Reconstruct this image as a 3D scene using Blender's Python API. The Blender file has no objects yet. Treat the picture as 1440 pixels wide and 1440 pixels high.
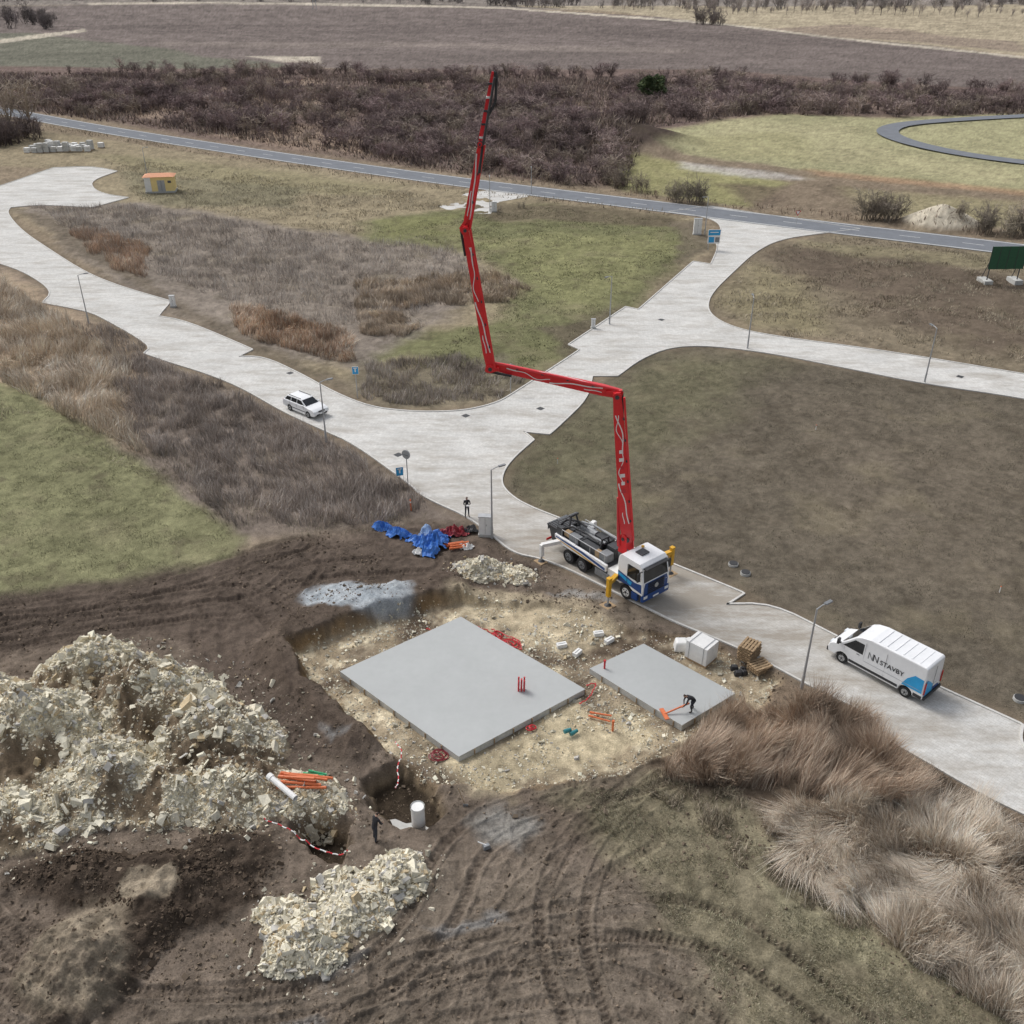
import bpy, math, random
import numpy as np
from mathutils import Vector, Matrix
from mathutils.geometry import tessellate_polygon
random.seed(7); R=np.random.RandomState(11)
scene=bpy.context.scene
# ------------------------------------------------------------------ camera / survey
CH=36.0; TH=math.radians(30); F=1333.0; cT,sT=math.cos(TH),math.sin(TH)
def G(u,v,z=0.0):
    """survey coordinate (drone plan) -> site coordinate in metres on level z"""
    s=(v-720)/F; d=sT+s*cT; t=(CH-z)/d
    return ((u-720)/F*t,(cT-s*sT)*t)
cam=bpy.data.cameras.new("camera"); co=bpy.data.objects.new("camera",cam); scene.collection.objects.link(co)
co.location=(0,0,CH); co.rotation_euler=(math.radians(60),0,0); cam.sensor_width=36; cam.lens=F/1440*36
cam.clip_start=0.5; cam.clip_end=30000; scene.camera=co
scene.view_settings.view_transform='Standard'; scene.view_settings.look='None'; scene.view_settings.exposure=0
ILL=.80; DS=.84
def lin(c): 
    c=c/255.0
    return c/12.92 if c<=0.04045 else ((c+0.055)/1.055)**2.4
def A(r,g,b,ill=None):
    k=ill or ILL; a=np.array([lin(r),lin(g),lin(b)])/k; l=a@np.array([.25,.6,.15]); a=l+(a-l)*DS
    return np.clip(a,0,.85)
# ------------------------------------------------------------------ world
w=bpy.data.worlds.new("World"); scene.world=w; w.use_nodes=True
nt=w.node_tree; bg=nt.nodes['Background']; sky=nt.nodes.new('ShaderNodeTexSky'); sky.sky_type='NISHITA'
SEL=50; SAZ=-50
sky.sun_disc=False; sky.sun_elevation=math.radians(SEL); sky.sun_rotation=math.radians(SAZ)
sky.dust_density=4.0; sky.air_density=1.0; sky.ozone_density=1.0
hs=nt.nodes.new('ShaderNodeHueSaturation'); hs.inputs['Saturation'].default_value=0.35
nt.links.new(sky.outputs[0],hs.inputs['Color']); nt.links.new(hs.outputs[0],bg.inputs[0]); bg.inputs[1].default_value=0.15
sl=bpy.data.lights.new("sun","SUN"); sl.energy=1.5; sl.angle=math.radians(20); sl.color=(1,.98,.96)
so=bpy.data.objects.new("sun",sl); scene.collection.objects.link(so)
az=math.radians(SAZ); el=math.radians(SEL)
sd=Vector((math.sin(az)*math.cos(el),math.cos(az)*math.cos(el),math.sin(el)))
so.rotation_euler=sd.to_track_quat('Z','Y').to_euler()
# ------------------------------------------------------------------ noise
TB=R.rand(256,256)
def vn(x,y):
    xi=np.floor(x); yi=np.floor(y); fx=x-xi; fy=y-yi
    xi=xi.astype(np.int64)&255; yi=yi.astype(np.int64)&255; x2=(xi+1)&255; y2=(yi+1)&255
    fx=fx*fx*(3-2*fx); fy=fy*fy*(3-2*fy)
    return (TB[xi,yi]*(1-fx)+TB[x2,yi]*fx)*(1-fy)+(TB[xi,y2]*(1-fx)+TB[x2,y2]*fx)*fy
def fbm(x,y,sc,oc=4,off=0.0,g=.55):
    a=1.0; s=0; t=0; x=x/sc+off*17.3; y=y/sc-off*9.1
    for i in range(oc):
        s=s+a*vn(x,y); t+=a; a*=g
        x,y=(x*1.62-y*1.21+5.2,x*1.21+y*1.62+1.3)
    return s/t*2-1
def ss(a,b,x):
    t=np.clip((x-a)/(b-a),0,1); return t*t*(3-2*t)
def sdp(poly,X,Y,pad=8.0):
    P=np.array(poly); out=np.full(X.shape,1e3)
    m=(X>P[:,0].min()-pad)&(X<P[:,0].max()+pad)&(Y>P[:,1].min()-pad)&(Y<P[:,1].max()+pad)
    if not m.any(): return out
    x=X[m]; y=Y[m]; d=np.full(x.shape,1e9); ins=np.zeros(x.shape,bool); n=len(P)
    for i in range(n):
        ax,ay=P[i]; bx,by=P[(i+1)%n]; ex,ey=bx-ax,by-ay; L=ex*ex+ey*ey+1e-12
        t=np.clip(((x-ax)*ex+(y-ay)*ey)/L,0,1)
        d=np.minimum(d,(x-ax-t*ex)**2+(y-ay-t*ey)**2)
        if ay!=by:
            c=((ay>y)!=(by>y))&(x<(bx-ax)*(y-ay)/(by-ay)+ax); ins^=c
    d=np.sqrt(d); out[m]=np.where(ins,-d,d); return out
def sdl(line,X,Y,pad=3.0):
    P=np.array(line); out=np.full(X.shape,1e3); al=np.zeros(X.shape)
    m=(X>P[:,0].min()-pad)&(X<P[:,0].max()+pad)&(Y>P[:,1].min()-pad)&(Y<P[:,1].max()+pad)
    if not m.any(): return out,al
    x=X[m]; y=Y[m]; d=np.full(x.shape,1e9); a=np.zeros(x.shape); acc=0
    for i in range(len(P)-1):
        ax,ay=P[i]; bx,by=P[i+1]; ex,ey=bx-ax,by-ay; L=ex*ex+ey*ey+1e-12
        t=np.clip(((x-ax)*ex+(y-ay)*ey)/L,0,1); q=(x-ax-t*ex)**2+(y-ay-t*ey)**2
        k=q<d; d[k]=q[k]; a[k]=(acc+t*math.sqrt(L))[k]; acc+=math.sqrt(L)
    out[m]=np.sqrt(d); al[m]=a; return out,al
def GP(l): return [G(u,v) for u,v in l]
def chaikin(P,n=1,closed=True,keep=None):
    for _ in range(n):
        Q=[]; N=len(P)
        if closed:
            for i in range(N):
                a,b,c=Vector(P[i-1]),Vector(P[i]),Vector(P[(i+1)%N]); ang=(b-a).angle(c-b,0)
                k=.25 if (keep is None or ang<math.radians(keep)) else .03
                Q+=[tuple(b.lerp(a,k)),tuple(b.lerp(c,k))]
        else:
            for i in range(N-1):
                a=P[i]; b=P[i+1]
                Q+=[(a[0]*.75+b[0]*.25,a[1]*.75+b[1]*.25),(a[0]*.25+b[0]*.75,a[1]*.25+b[1]*.75)]
            Q=[P[0]]+Q+[P[-1]]
        P=Q
    return P
# ------------------------------------------------------------------ plan outlines
road_px=[(-120,268),(0,262),(75,236),(130,234),(165,241),(128,254),(130,266),(150,274),(181,278),(130,292),(60,288),(14,292),(9,300),(30,325),(70,352),(120,384),(170,404),(240,424),(222,445),(262,452),(355,492),(335,502),(370,502),(420,525),(470,553),(520,573),(570,579),(620,580),(660,577),(700,567),(725,552),(800,503),(816,492),(800,485),(838,460),(880,432),(898,436),(975,368),(1000,372),(1012,345),(1000,338),(1016,325),(1010,312),(985,304),(940,298),(1000,290),(1100,306),(1210,322),(1150,329),(1095,337),(1060,355),(1030,383),(1000,412),(993,433),(1005,449),(1040,464),(1100,475),(1200,488),(1300,503),(1440,527),(1600,552),(1600,592),(1440,560),(1300,540),(1200,520),(1100,500),(1040,491),(985,486),(940,489),(900,505),(868,529),(832,529),(826,560),(790,595),(772,611),(735,607),(750,619),(725,640),(708,660),(703,680),(715,696),(740,712),(800,735),(870,764),(960,800),(1045,835),(1020,851),(1085,850),(1170,893),(1250,935),(1330,972),(1436,1020),(1432,1042),(1445,1060),(1560,1110),(1700,1250),(1600,1215),(1440,1145),(1370,1110),(1280,1057),(1222,1026),(1237,1013),(1205,995),(1150,970),(1090,937),(1040,912),(1000,895),(950,875),(920,860),(860,830),(800,800),(760,785),(722,778),(690,750),(655,725),(620,710),(590,695),(580,683),(500,625),(455,605),(400,580),(340,545),(290,525),(240,510),(203,497),(215,487),(150,450),(125,438),(60,426),(76,410),(40,385),(0,370),(-120,335)]
ROAD=chaikin(GP(road_px),2,True,50)
ROADC=chaikin(GP(road_px),1,True,50)
APR=GP([(618,291),(655,272),(700,266),(745,270),(742,277),(702,284),(690,301),(640,300)])
HWY=chaikin(GP([(-250,118),(-60,143),(65,168),(180,188),(330,211),(500,236),(660,258),(850,281),(980,297),(1150,318),(1280,333),(1440,352),(1700,385)]),2,False)
HW2=chaikin(GP([(1700,262),(1440,231),(1370,222),(1310,211),(1262,198),(1243,187),(1262,177),(1330,171),(1440,165),(1700,152)]),2,False)
HWP=GP([(-250,100),(65,158),(330,201),(660,247),(980,287),(1280,323),(1700,372),(1700,398),(1280,345),(980,310),(660,270),(330,223),(65,180),(-250,138)])
PIT=GP([(403,912),(500,874),(640,840),(700,842),(800,848),(880,880),(1000,905),(1095,955),(1060,1005),(960,1048),(880,1088),(700,1112),(600,1092),(520,1035),(440,965)])
PITB=GP([(360,915),(400,880),(520,835),(645,812),(668,842),(560,880),(450,920),(540,1040),(490,1055),(390,960)])
H1=GP([(512,1092),(560,1066),(618,1096),(625,1140),(600,1160),(560,1160),(515,1128)])
H2=GP([(412,1160),(450,1146),(492,1160),(500,1190),(480,1210),(440,1196)])
SITE=GP([(-500,875),(0,845),(200,822),(330,775),(430,752),(520,735),(640,728),(700,760),(760,788),(960,880),(1090,938),(1225,1022),(1440,1146),(1700,1260),(1700,1900),(-600,1900)])
def HP(u,v,h,rx,ry,a=0): x,y=G(u,v); return (x,y,h,rx,ry,math.radians(a))
BIG=[HP(215,1005,3.3,4.4,3.6,-20),HP(60,1050,3.2,4.4,4.0,0),HP(130,965,3.2,3.4,3.4,0),HP(-90,1040,3.3,6,5),HP(150,1105,2.6,3.2,3.0,20),HP(300,1050,2.7,3.9,3.2,-25),HP(330,1115,1.8,3.0,2.5,-10),HP(425,1120,.9,2.6,1.6,-20),HP(20,1150,1.3,4.0,2.4,0),HP(240,1120,1.7,2.6,2.2,0)]
DARK=[HP(250,1250,1.3,3.9,2.0,-10),HP(330,1205,.9,2.6,1.6,0),HP(110,1235,.9,3.4,1.6,0),HP(120,1355,1.7,3.0,2.6,30),HP(215,1290,1.3,2.0,2.2)]
RUB2=[HP(430,1330,1.15,2.0,1.7,10),HP(500,1290,.95,1.9,1.5,30),HP(555,1240,.8,1.7,1.4,50),HP(480,1250,.35,1.5,1.2),HP(400,1290,.4,1.3,1.2)]
RUB3=[HP(680,804,.95,2.0,1.3),HP(728,810,.6,1.5,1.0,-20)]
GRV=[HP(505,843,.55,4.2,2.2,-8)]
FAR=[HP(1322,316,3.2,6.5,6),HP(800,208,5,28,16),HP(855,200,5,22,14)]
def domes(L,X,Y,sharp=1.6):
    z=np.zeros(X.shape)
    for (x,y,h,rx,ry,a) in L:
        dx=X-x; dy=Y-y; u=(dx*math.cos(a)+dy*math.sin(a))/rx; v=(-dx*math.sin(a)+dy*math.cos(a))/ry
        r=np.sqrt(u*u+v*v); z=np.maximum(z,h*np.clip(1-r**1.25*.92,0,None)**1.05)
    return z
TR=[[(-50,870),(150,840),(330,800),(480,775),(650,768),(760,800)],[(-50,900),(120,870),(300,845),(420,800),(600,792)],
[(450,765),(340,830),(325,930),(400,1000),(500,1090),(640,1130),(680,1240)],[(1060,1020),(900,1095),(760,1130),(650,1180),(610,1300),(500,1400),(300,1440),(100,1420),(0,1340),(-50,1280)],
[(0,1400),(150,1430),(400,1410),(620,1350),(850,1330),(1000,1380),(1200,1500)],[(700,1130),(690,1300),(720,1500)],[(560,1370),(800,1290),(1000,1290),(1150,1400),(1300,1550)],
[(-40,1240),(20,1330),(80,1400),(200,1465)],[(850,1100),(760,1200),(700,1320),(560,1420),(400,1490)],[(-60,925),(60,885),(250,860),(380,850),(430,800)],[(370,800),(290,860),(300,950),(380,1030),(470,1110)],[(620,1400),(820,1370),(950,1420),(1050,1500)],
[(-60,885),(200,850),(350,825),(420,900),(440,960)],[(540,1440),(700,1400),(900,1400),(1000,1500)],[(930,1090),(820,1180),(780,1300),(830,1450)],[(-50,1300),(40,1400),(160,1500)],[(560,1190),(640,1200),(760,1160),(900,1120)],[(0,862),(180,838),(300,800),(420,765)],
[(180,1445),(400,1425),(600,1385),(740,1330),(900,1310)],[(640,1500),(660,1380),(760,1250),(900,1170)],[(-40,1340),(60,1430),(120,1520)]]
TR=[chaikin(GP(t),2,False) for t in TR]
def heights(X,Y,full=False):
    z=fbm(X,Y,60,3,1)*.5*ss(70,160,Y)
    z=z+fbm(X,Y,500,3,2)*10*ss(420,1400,Y)
    dr=sdp(ROADC,X,Y,12); dh=sdp(HWP,X,Y,20)
    out=ss(.15,2.5,dr)*ss(-1,6,dh)
    site=1-ss(-1.0,1.0,sdp(SITE,X,Y))
    wx=X+fbm(X,Y,1.2,3,3)*.5; wy=Y+fbm(X,Y,1.2,3,4)*.5
    pit=1-ss(-.4,.25,sdp(PIT,wx,wy))
    bank=1-ss(-1.0,1.2,sdp(PITB,wx,wy))
    h1=1-ss(-.5,.2,sdp(H1,wx,wy)); h2=1-ss(-.5,.2,sdp(H2,wx,wy))
    z=z*out+fbm(X,Y,3,4,5)*.13*out+site*out*(fbm(X,Y,.7,4,6)*.13)
    rut=np.zeros(X.shape)
    for i,t in enumerate(TR):
        d,al=sdl(t,X,Y); q=np.abs(d-.92+.1*np.sin(al*.4+i))
        st_=.65+.35*np.sin(i*2.3)
        k=(1-ss(.12,.28,q))*(.5+.5*(np.sin(al*2*math.pi/.3+np.where(d>.92,1,0)*2)>-.2))*st_*ss(-.4,.1,fbm(X,Y,3.5,3,50+i))
        z=z+.06*((q>.28)&(q<.44))*out*site*st_; rut=np.maximum(rut,k)
    rut=rut*out*site
    hb=domes(BIG,wx,wy); hd=domes(DARK,wx,wy); r2=domes(RUB2,wx,wy); r3=domes(RUB3,wx,wy); gv=domes(GRV,wx,wy); fr=domes(FAR,X,Y)
    hp=np.maximum.reduce([hb,hd,r2,r3])
    z=z-.14*rut*(1-ss(0,.3,hp))*(1-pit)
    z=z*(1-.6*pit)-.40*pit+.80*bank*(1-pit)
    z=z-1.2*h1-1.6*h2
    z=z+hp*(1+.4*fbm(X,Y,1.8,4,9))+ss(0,.5,hp)*(fbm(X,Y,.5,3,10)*.18+(.25-np.abs(fbm(X,Y,1.5,3,12)))*.7*ss(.3,1.2,hp))+gv*.7*(1+.3*fbm(X,Y,1,3,9))+fr
    if full: return z,dict(site=site,pit=pit,bank=bank,h1=h1,h2=h2,rut=rut,hb=hb,hd=hd,r2=r2,r3=r3,gv=gv,fr=fr,dr=dr,dh=dh)
    return z
def hz(x,y): return float(heights(np.array([x]),np.array([y]))[0])
# ------------------------------------------------------------------ mesh helpers
def newmesh(name,V,Fc,cols=None,mats=(),smooth=False,link=True):
    V=np.asarray(V,dtype=np.float32); Fc=np.asarray(Fc,dtype=np.int32); k=Fc.shape[1]; me=bpy.data.meshes.new(name)
    me.vertices.add(len(V)); me.vertices.foreach_set('co',V.ravel())
    me.loops.add(Fc.size); me.loops.foreach_set('vertex_index',Fc.ravel())
    me.polygons.add(len(Fc)); me.polygons.foreach_set('loop_start',np.arange(0,Fc.size,k,dtype=np.int32))
    try: me.polygons.foreach_set('loop_total',np.full(len(Fc),k,dtype=np.int32))
    except Exception: pass
    me.update(calc_edges=True)
    me.polygons.foreach_set('use_smooth',np.full(len(Fc),bool(smooth)))
    if cols is not None:
        a=me.color_attributes.new('Col','FLOAT_COLOR','POINT'); c=np.ones((len(V),4),np.float32); c[:,:cols.shape[1]]=cols; a.data.foreach_set('color',c.ravel())
    for m in mats: me.materials.append(m)
    ob=bpy.data.objects.new(name,me)
    if link: scene.collection.objects.link(ob)
    return ob
def principled(name):
    m=bpy.data.materials.new(name); m.use_nodes=True; return m,m.node_tree,m.node_tree.nodes['Principled BSDF']
def noise_mul(nt,src,specs):
    geo=nt.nodes.new('ShaderNodeNewGeometry'); last=[]
    for sc,lo,hi,det in specs:
        n=nt.nodes.new('ShaderNodeTexNoise'); n.inputs['Scale'].default_value=sc; n.inputs['Detail'].default_value=det; n.inputs['Roughness'].default_value=.65
        nt.links.new(geo.outputs['Position'],n.inputs['Vector'])
        mr=nt.nodes.new('ShaderNodeMapRange'); mr.inputs[1].default_value=.25; mr.inputs[2].default_value=.75; mr.inputs[3].default_value=lo; mr.inputs[4].default_value=hi
        nt.links.new(n.outputs[0],mr.inputs[0])
        vm=nt.nodes.new('ShaderNodeVectorMath'); vm.operation='SCALE'; nt.links.new(src,vm.inputs[0]); nt.links.new(mr.outputs[0],vm.inputs['Scale']); src=vm.outputs[0]; last.append(n)
    return src,last
def mat(name,rgb,rough=.6,metal=0,var=.12,sc=3.0,bump=0,spec=.5,coat=0):
    m,nt,b=principled(name); c=nt.nodes.new('ShaderNodeRGB'); c.outputs[0].default_value=(*[float(x) for x in rgb],1)
    s,l=noise_mul(nt,c.outputs[0],[(sc,1-var,1+var,4),(sc*6,1-var*.6,1+var*.6,2)])
    nt.links.new(s,b.inputs['Base Color']); b.inputs['Roughness'].default_value=rough; b.inputs['Metallic'].default_value=metal
    b.inputs['Specular IOR Level'].default_value=spec
    if coat: b.inputs['Coat Weight'].default_value=coat
    if bump:
        bp=nt.nodes.new('ShaderNodeBump'); bp.inputs['Strength'].default_value=bump; bp.inputs['Distance'].default_value=.03; nt.links.new(l[1].outputs[0],bp.inputs['Height']); nt.links.new(bp.outputs[0],b.inputs['Normal'])
    return m
def vcmat(name,specs,rough=.95,bump=0,dist=.05,spec=.03):
    m,nt,b=principled(name); a=nt.nodes.new('ShaderNodeAttribute'); a.attribute_name='Col'
    s,l=(noise_mul(nt,a.outputs['Color'],specs) if specs else (a.outputs['Color'],[])); nt.links.new(s,b.inputs['Base Color'])
    b.inputs['Roughness'].default_value=rough; b.inputs['Specular IOR Level'].default_value=spec
    if bump:
        bp=nt.nodes.new('ShaderNodeBump'); bp.inputs['Strength'].default_value=bump; bp.inputs['Distance'].default_value=dist
        nt.links.new(l[1].outputs[0],bp.inputs['Height']); nt.links.new(bp.outputs[0],b.inputs['Normal'])
    return m
# ------------------------------------------------------------------ terrain sheet
vr=np.concatenate([np.linspace(1500,-20,1000),np.linspace(-22,-46,25)])
s_=(vr-720)/F; Yr=(cT-s_*sT)/(sT+s_*cT)*CH
Yr=np.concatenate([[-60,-20,0,10,16],Yr])
cc=np.linspace(-1.22,1.22,940); cc=np.concatenate([[-12,-6,-3.5,-2.4,-1.8,-1.5,-1.35],cc,[1.35,1.5,1.8,2.4,3.5,6,12]])
HWd=.54*(.866*np.maximum(Yr,5)+18)
X=(cc[None,:]*HWd[:,None]); Y=np.repeat(Yr[:,None],len(cc),1)
shp=X.shape; X=X.ravel(); Y=Y.ravel()
Z,M=heights(X,Y,True)
far=ss(100,400,Y)
wx=X+fbm(X,Y,9,4,21)*2.2+fbm(X,Y,2,4,22)*1.2+far*fbm(X,Y,60,3,23)*14; wy=Y+fbm(X,Y,9,4,24)*2.2+fbm(X,Y,2,4,25)*1.2+far*fbm(X,Y,60,3,26)*14
C=np.tile(A(126,112,92),(len(X),1))
def paint(px,col,soft=1.0,warp=1.0,op=1.0,world=None):
    P=world or GP(px)
    a=X+(wx-X)*warp; b=Y+(wy-Y)*warp
    d=sdp(P,a,b,10+30*warp); m=(1-ss(-soft,soft,d))*op
    C[:]=C*(1-m[:,None])+np.asarray(col)[None,:]*m[:,None]; return m
paint([(-900,-30),(2400,-30),(2400,12),(-900,12)],A(120,112,104),8,.3)
paint([(-700,14),(90,12),(700,10),(1000,26),(1440,82),(2400,160),(2400,200),(1440,130),(1000,100),(600,98),(300,92),(-700,60)],A(105,95,90),4,.5)
paint([(-700,50),(60,46),(180,62),(300,80),(470,100),(200,108),(-700,104)],A(98,97,84),6,1)
paint([(240,60),(600,58),(1000,70),(1000,76),(600,66),(240,66)],A(124,113,105),6,1,.6)
paint([(150,36),(800,30),(1200,60),(1300,72),(800,48),(200,46)],A(90,81,77),8,1,.5)
paint([(700,6),(1000,4),(2400,20),(2400,150),(1440,78),(1250,60),(1020,33),(860,14)],A(150,138,114),5,.5)
paint([(1060,40),(1200,32),(1440,60),(1440,74),(1250,57)],A(126,111,98),5,1,.8)
for a in ([(130,9),(700,9),(1010,30),(1250,61),(1440,79),(1600,92),(1600,95),(1440,82),(1250,64),(1010,33),(700,12),(130,12)],[(355,79),(450,80),(455,88),(400,88)],[(0,55),(120,40),(125,44),(0,61)]):
    paint(a,A(172,162,144),2,.3,.8)
paint([(-700,92),(300,95),(600,97),(1000,100),(1440,128),(1800,150),(1800,172),(1240,165),(1080,158),(880,190),(900,215),(860,262),(660,245),(300,196),(65,160),(-700,60)],A(104,88,81),4,.6)
for a in ([(330,120),(420,108),(520,130),(480,165),(360,150)],[(760,140),(860,150),(900,175),(780,165)],[(100,140),(250,150),(240,170),(120,165)],[(560,115),(700,130),(690,150),(560,140)],[(300,165),(420,170),(560,205),(540,222),(420,205),(310,188)],[(1120,140),(1240,140),(1240,152),(1130,150)]):
    paint(a,A(148,128,108),4,1.2,.65)
paint([(880,190),(1100,160),(1260,168),(1900,140),(1900,320),(1440,275),(1150,243),(900,213)],A(142,138,102),3,.3)
paint([(1000,170),(1200,175),(1230,205),(1440,240),(1440,262),(1200,228),(950,205)],A(156,149,112),5,1.4,.6)
paint([(900,192),(1100,185),(1150,222),(1000,215)],A(126,122,84),5,1.6,.5)
paint([(860,222),(930,220),(1110,255),(1060,292),(880,268),(855,250)],A(130,126,84),2,.4)
paint([(900,209),(1150,240),(1440,272),(1900,325),(1900,400),(1440,340),(1190,312),(1060,296),(1112,256),(900,219)],A(120,106,88),2,.5)
paint([(1180,262),(1440,285),(1440,320),(1230,300)],A(136,128,94),3,1,.8)
paint([(1130,236),(1440,268),(1600,285),(1600,294),(1440,276),(1150,246)],A(152,122,92),2,.4,.7)
paint([(950,225),(1100,242),(1130,250),(1060,250),(960,235)],A(172,168,162),2,.9,.6)
paint([(1010,258),(1100,262),(1110,285),(1070,292)],A(100,87,73),2,.6,.8)
paint([(770,185),(870,182),(890,205),(860,215),(790,212)],A(70,60,55),3,.5)
paint([(-300,170),(65,185),(330,222),(660,268),(980,306),(1012,345),(800,503),(700,567),(570,579),(350,500),(8,293),(180,240),(-100,232)],A(134,122,97),1.5,.4)
paint([(140,215),(420,240),(560,262),(520,275),(400,270),(200,240)],A(126,119,88),3,1,.7)
paint([(180,240),(260,250),(430,262),(420,292),(200,288)],A(112,107,84),2,1,.8)
paint([(30,288),(200,284),(420,322),(640,345),(690,400),(600,465),(520,520),(350,495),(150,400)],A(124,114,103),2,1)
paint([(20,292),(100,350),(250,440),(360,500),(500,560),(500,540),(350,480),(200,390),(90,310)],A(102,92,78),1,.6,.8)
paint([(500,312),(600,296),(760,285),(940,303),(990,345),(900,425),(810,492),(720,545),(640,555),(580,500),(520,510),(560,475),(680,455),(745,400),(650,352),(520,338)],A(104,104,70),2,1)
paint([(640,330),(900,330),(960,345),(900,400),(800,440),(760,400),(700,355)],A(126,125,82),3,1.6,.65)
paint([(520,310),(640,300),(650,330),(540,335)],A(114,114,72),2,1,.8)
paint([(640,288),(800,286),(950,303),(960,318),(820,312),(680,308)],A(100,88,73),2,1,.8)
paint([(940,310),(990,310),(1000,350),(960,375)],A(98,88,75),1,1,.8)
paint([(500,520),(700,500),(740,545),(700,568),(560,577),(500,560)],A(106,98,82),1.5,1,.9)
paint([(750,460),(830,440),(870,425),(830,470),(780,500)],A(96,86,72),1,1,.8)
paint([(1190,325),(1900,420),(1900,600),(1440,527),(1000,448),(990,430),(1060,350)],A(116,105,86),1.5,.3)
paint([(1090,350),(1300,360),(1460,400),(1460,500),(1280,470),(1200,420),(1100,385)],A(93,81,69),3,1.4,.85)
paint([(1010,430),(1060,370),(1130,400),(1180,470),(1050,460)],A(130,121,90),3,1.3,.7)
paint([(1120,340),(1440,362),(1440,385),(1200,362)],A(126,118,90),2,1,.7)
paint([(700,690),(760,600),(860,525),(900,500),(985,485),(1440,560),(1900,640),(1900,1300),(1440,1018),(1045,835),(740,714)],A(94,86,73),1,.2)
paint([(700,690),(760,600),(900,500),(1100,500),(1000,580),(900,640),(880,740),(760,720)],A(98,95,70),4,1.5,.7)
paint([(1100,560),(1500,640),(1500,900),(1250,800),(1100,680)],A(104,94,80),6,2,.5)
paint([(-700,330),(0,370),(75,410),(205,497),(400,580),(580,684),(655,725),(700,775),(560,735),(430,752),(330,760),(-700,560)],A(112,101,91),1.5,.4)
paint([(-500,385),(0,378),(120,440),(200,500),(180,560),(210,640),(100,600),(-500,470)],A(146,128,106),1.5,.8)
paint([(-700,420),(0,540),(110,585),(230,675),(338,755),(300,800),(150,832),(0,850),(-700,905)],A(114,113,80),.8,.5)
paint(None,A(104,92,80),.6,.3,1,SITE)
paint([(-600,880),(0,840),(240,800),(330,770),(430,752),(640,735),(760,790),(700,835),(640,830),(395,890),(420,960),(520,1040),(520,1090),(350,1030),(250,890),(0,930),(-600,950)],A(84,73,64),1.0,.8,.95)
paint([(560,1130),(900,1090),(1060,1140),(900,1180),(700,1170)],A(92,81,70),1.5,1,.8)
paint([(540,1200),(760,1180),(900,1250),(1100,1440),(1200,1600),(500,1600),(420,1420)],A(110,99,86),2,1,.9)
paint([(-200,1380),(100,1400),(420,1380),(420,1600),(-200,1600)],A(112,101,88),2,1,.7)
paint([(820,1110),(950,1085),(1060,1130),(1160,1230),(1300,1350),(1440,1440),(1500,1560),(1050,1500),(950,1320),(860,1200)],A(114,107,84),1.5,1.4,.8)
paint([(1020,1190),(1140,1230),(1300,1350),(1440,1450),(1200,1400),(1080,1290)],A(132,127,100),1.2,1.9,.55)
paint([(915,1085),(990,1000),(1120,955),(1230,1015),(1440,1150),(1700,1280),(1700,1700),(1440,1440),(1250,1330),(1150,1220),(1060,1130)],A(110,95,78),.8,.6)
def mixc(col,m):
    C[:]=C*(1-m[:,None])+np.asarray(col)[None,:]*m[:,None]
n1=fbm(X,Y,2.5,5,31); n2=fbm(X,Y,.8,4,32); n3=fbm(X,Y,12,4,33); n4=fbm(X,Y,.3,3,34)
mixc(A(144,129,104),M['pit']*np.clip(.85+n1*.9,0,1))
mixc(A(180,168,140),M['pit']*np.clip(n2*2.2-.15,0,1))
mixc(A(98,84,69),M['pit']*np.clip(-n1*2.8-.1,0,1))
wall=np.clip(4.5*M['pit']*(1-M['pit']),0,1)
mixc(A(136,110,72),wall*np.clip(M['bank']*1.5,0,1)*np.clip(.8+n2,0,1))
mixc(A(112,92,68),wall*(1-np.clip(M['bank']*1.5,0,1))*.5)
mixc(A(76,65,56),np.clip(M['bank']*1.3,0,1)*(1-M['pit'])*.75)
paint([(640,835),(800,850),(880,895),(830,940),(720,890),(660,865)],A(172,158,128),.8,1.2,.6)
paint([(640,1065),(830,975),(940,1020),(870,1075),(720,1105)],A(182,168,134),.8,1,.7)
paint([(760,800),(860,840),(960,890),(900,900),(800,860)],A(112,101,86),1,1,.7)
hb=M['hb']; rock=np.clip(ss(.1,.6,hb),0,1)
mixc(A(146,131,107),ss(.0,.25,hb)); mixc(A(186,177,150),rock*np.clip(.4+n1*2.2+n2*1.1,0,1)); mixc(A(108,93,74),rock*np.clip(-n1*2.6-n2*.7+.0,0,1))
hd=M['hd']; mixc(A(68,58,49),ss(.02,.3,hd)*np.clip(1+n1*.5,0,1))
for (u_,v_,rx_,ry_) in((112,1350,2.6,2.7),(215,1262,1.5,1.0)):
    gx,gy=G(u_,v_); dd=np.hypot((X-gx)/rx_,(Y-gy)/ry_)+n1*.35
    mixc(A(134,122,103),(1-ss(.75,1.1,dd))*(.8+.2*n2))
r2=np.maximum(M['r2'],M['r3']); mixc(A(150,136,110),ss(.02,.2,r2)); mixc(A(188,179,152),ss(.2,.5,r2)*np.clip(.5+n2*1.6,0,1))
mixc(A(146,152,156),ss(.03,.16,M['gv'])*np.clip(1+n1,0,1)); mixc(A(112,120,126),ss(.05,.2,M['gv'])*np.clip(n2*2,0,1)*.7)
paint([(680,1130),(740,1120),(765,1150),(740,1178),(700,1175),(685,1155)],A(134,132,126),.6,1,.75)
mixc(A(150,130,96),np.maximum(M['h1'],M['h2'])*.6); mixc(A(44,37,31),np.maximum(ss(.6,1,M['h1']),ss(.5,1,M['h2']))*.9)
mixc(A(180,170,150),ss(.3,1,M['fr'])*(X>60))
mixc(A(72,61,55),ss(.8,2.4,M['fr'])*(X<60))
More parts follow.
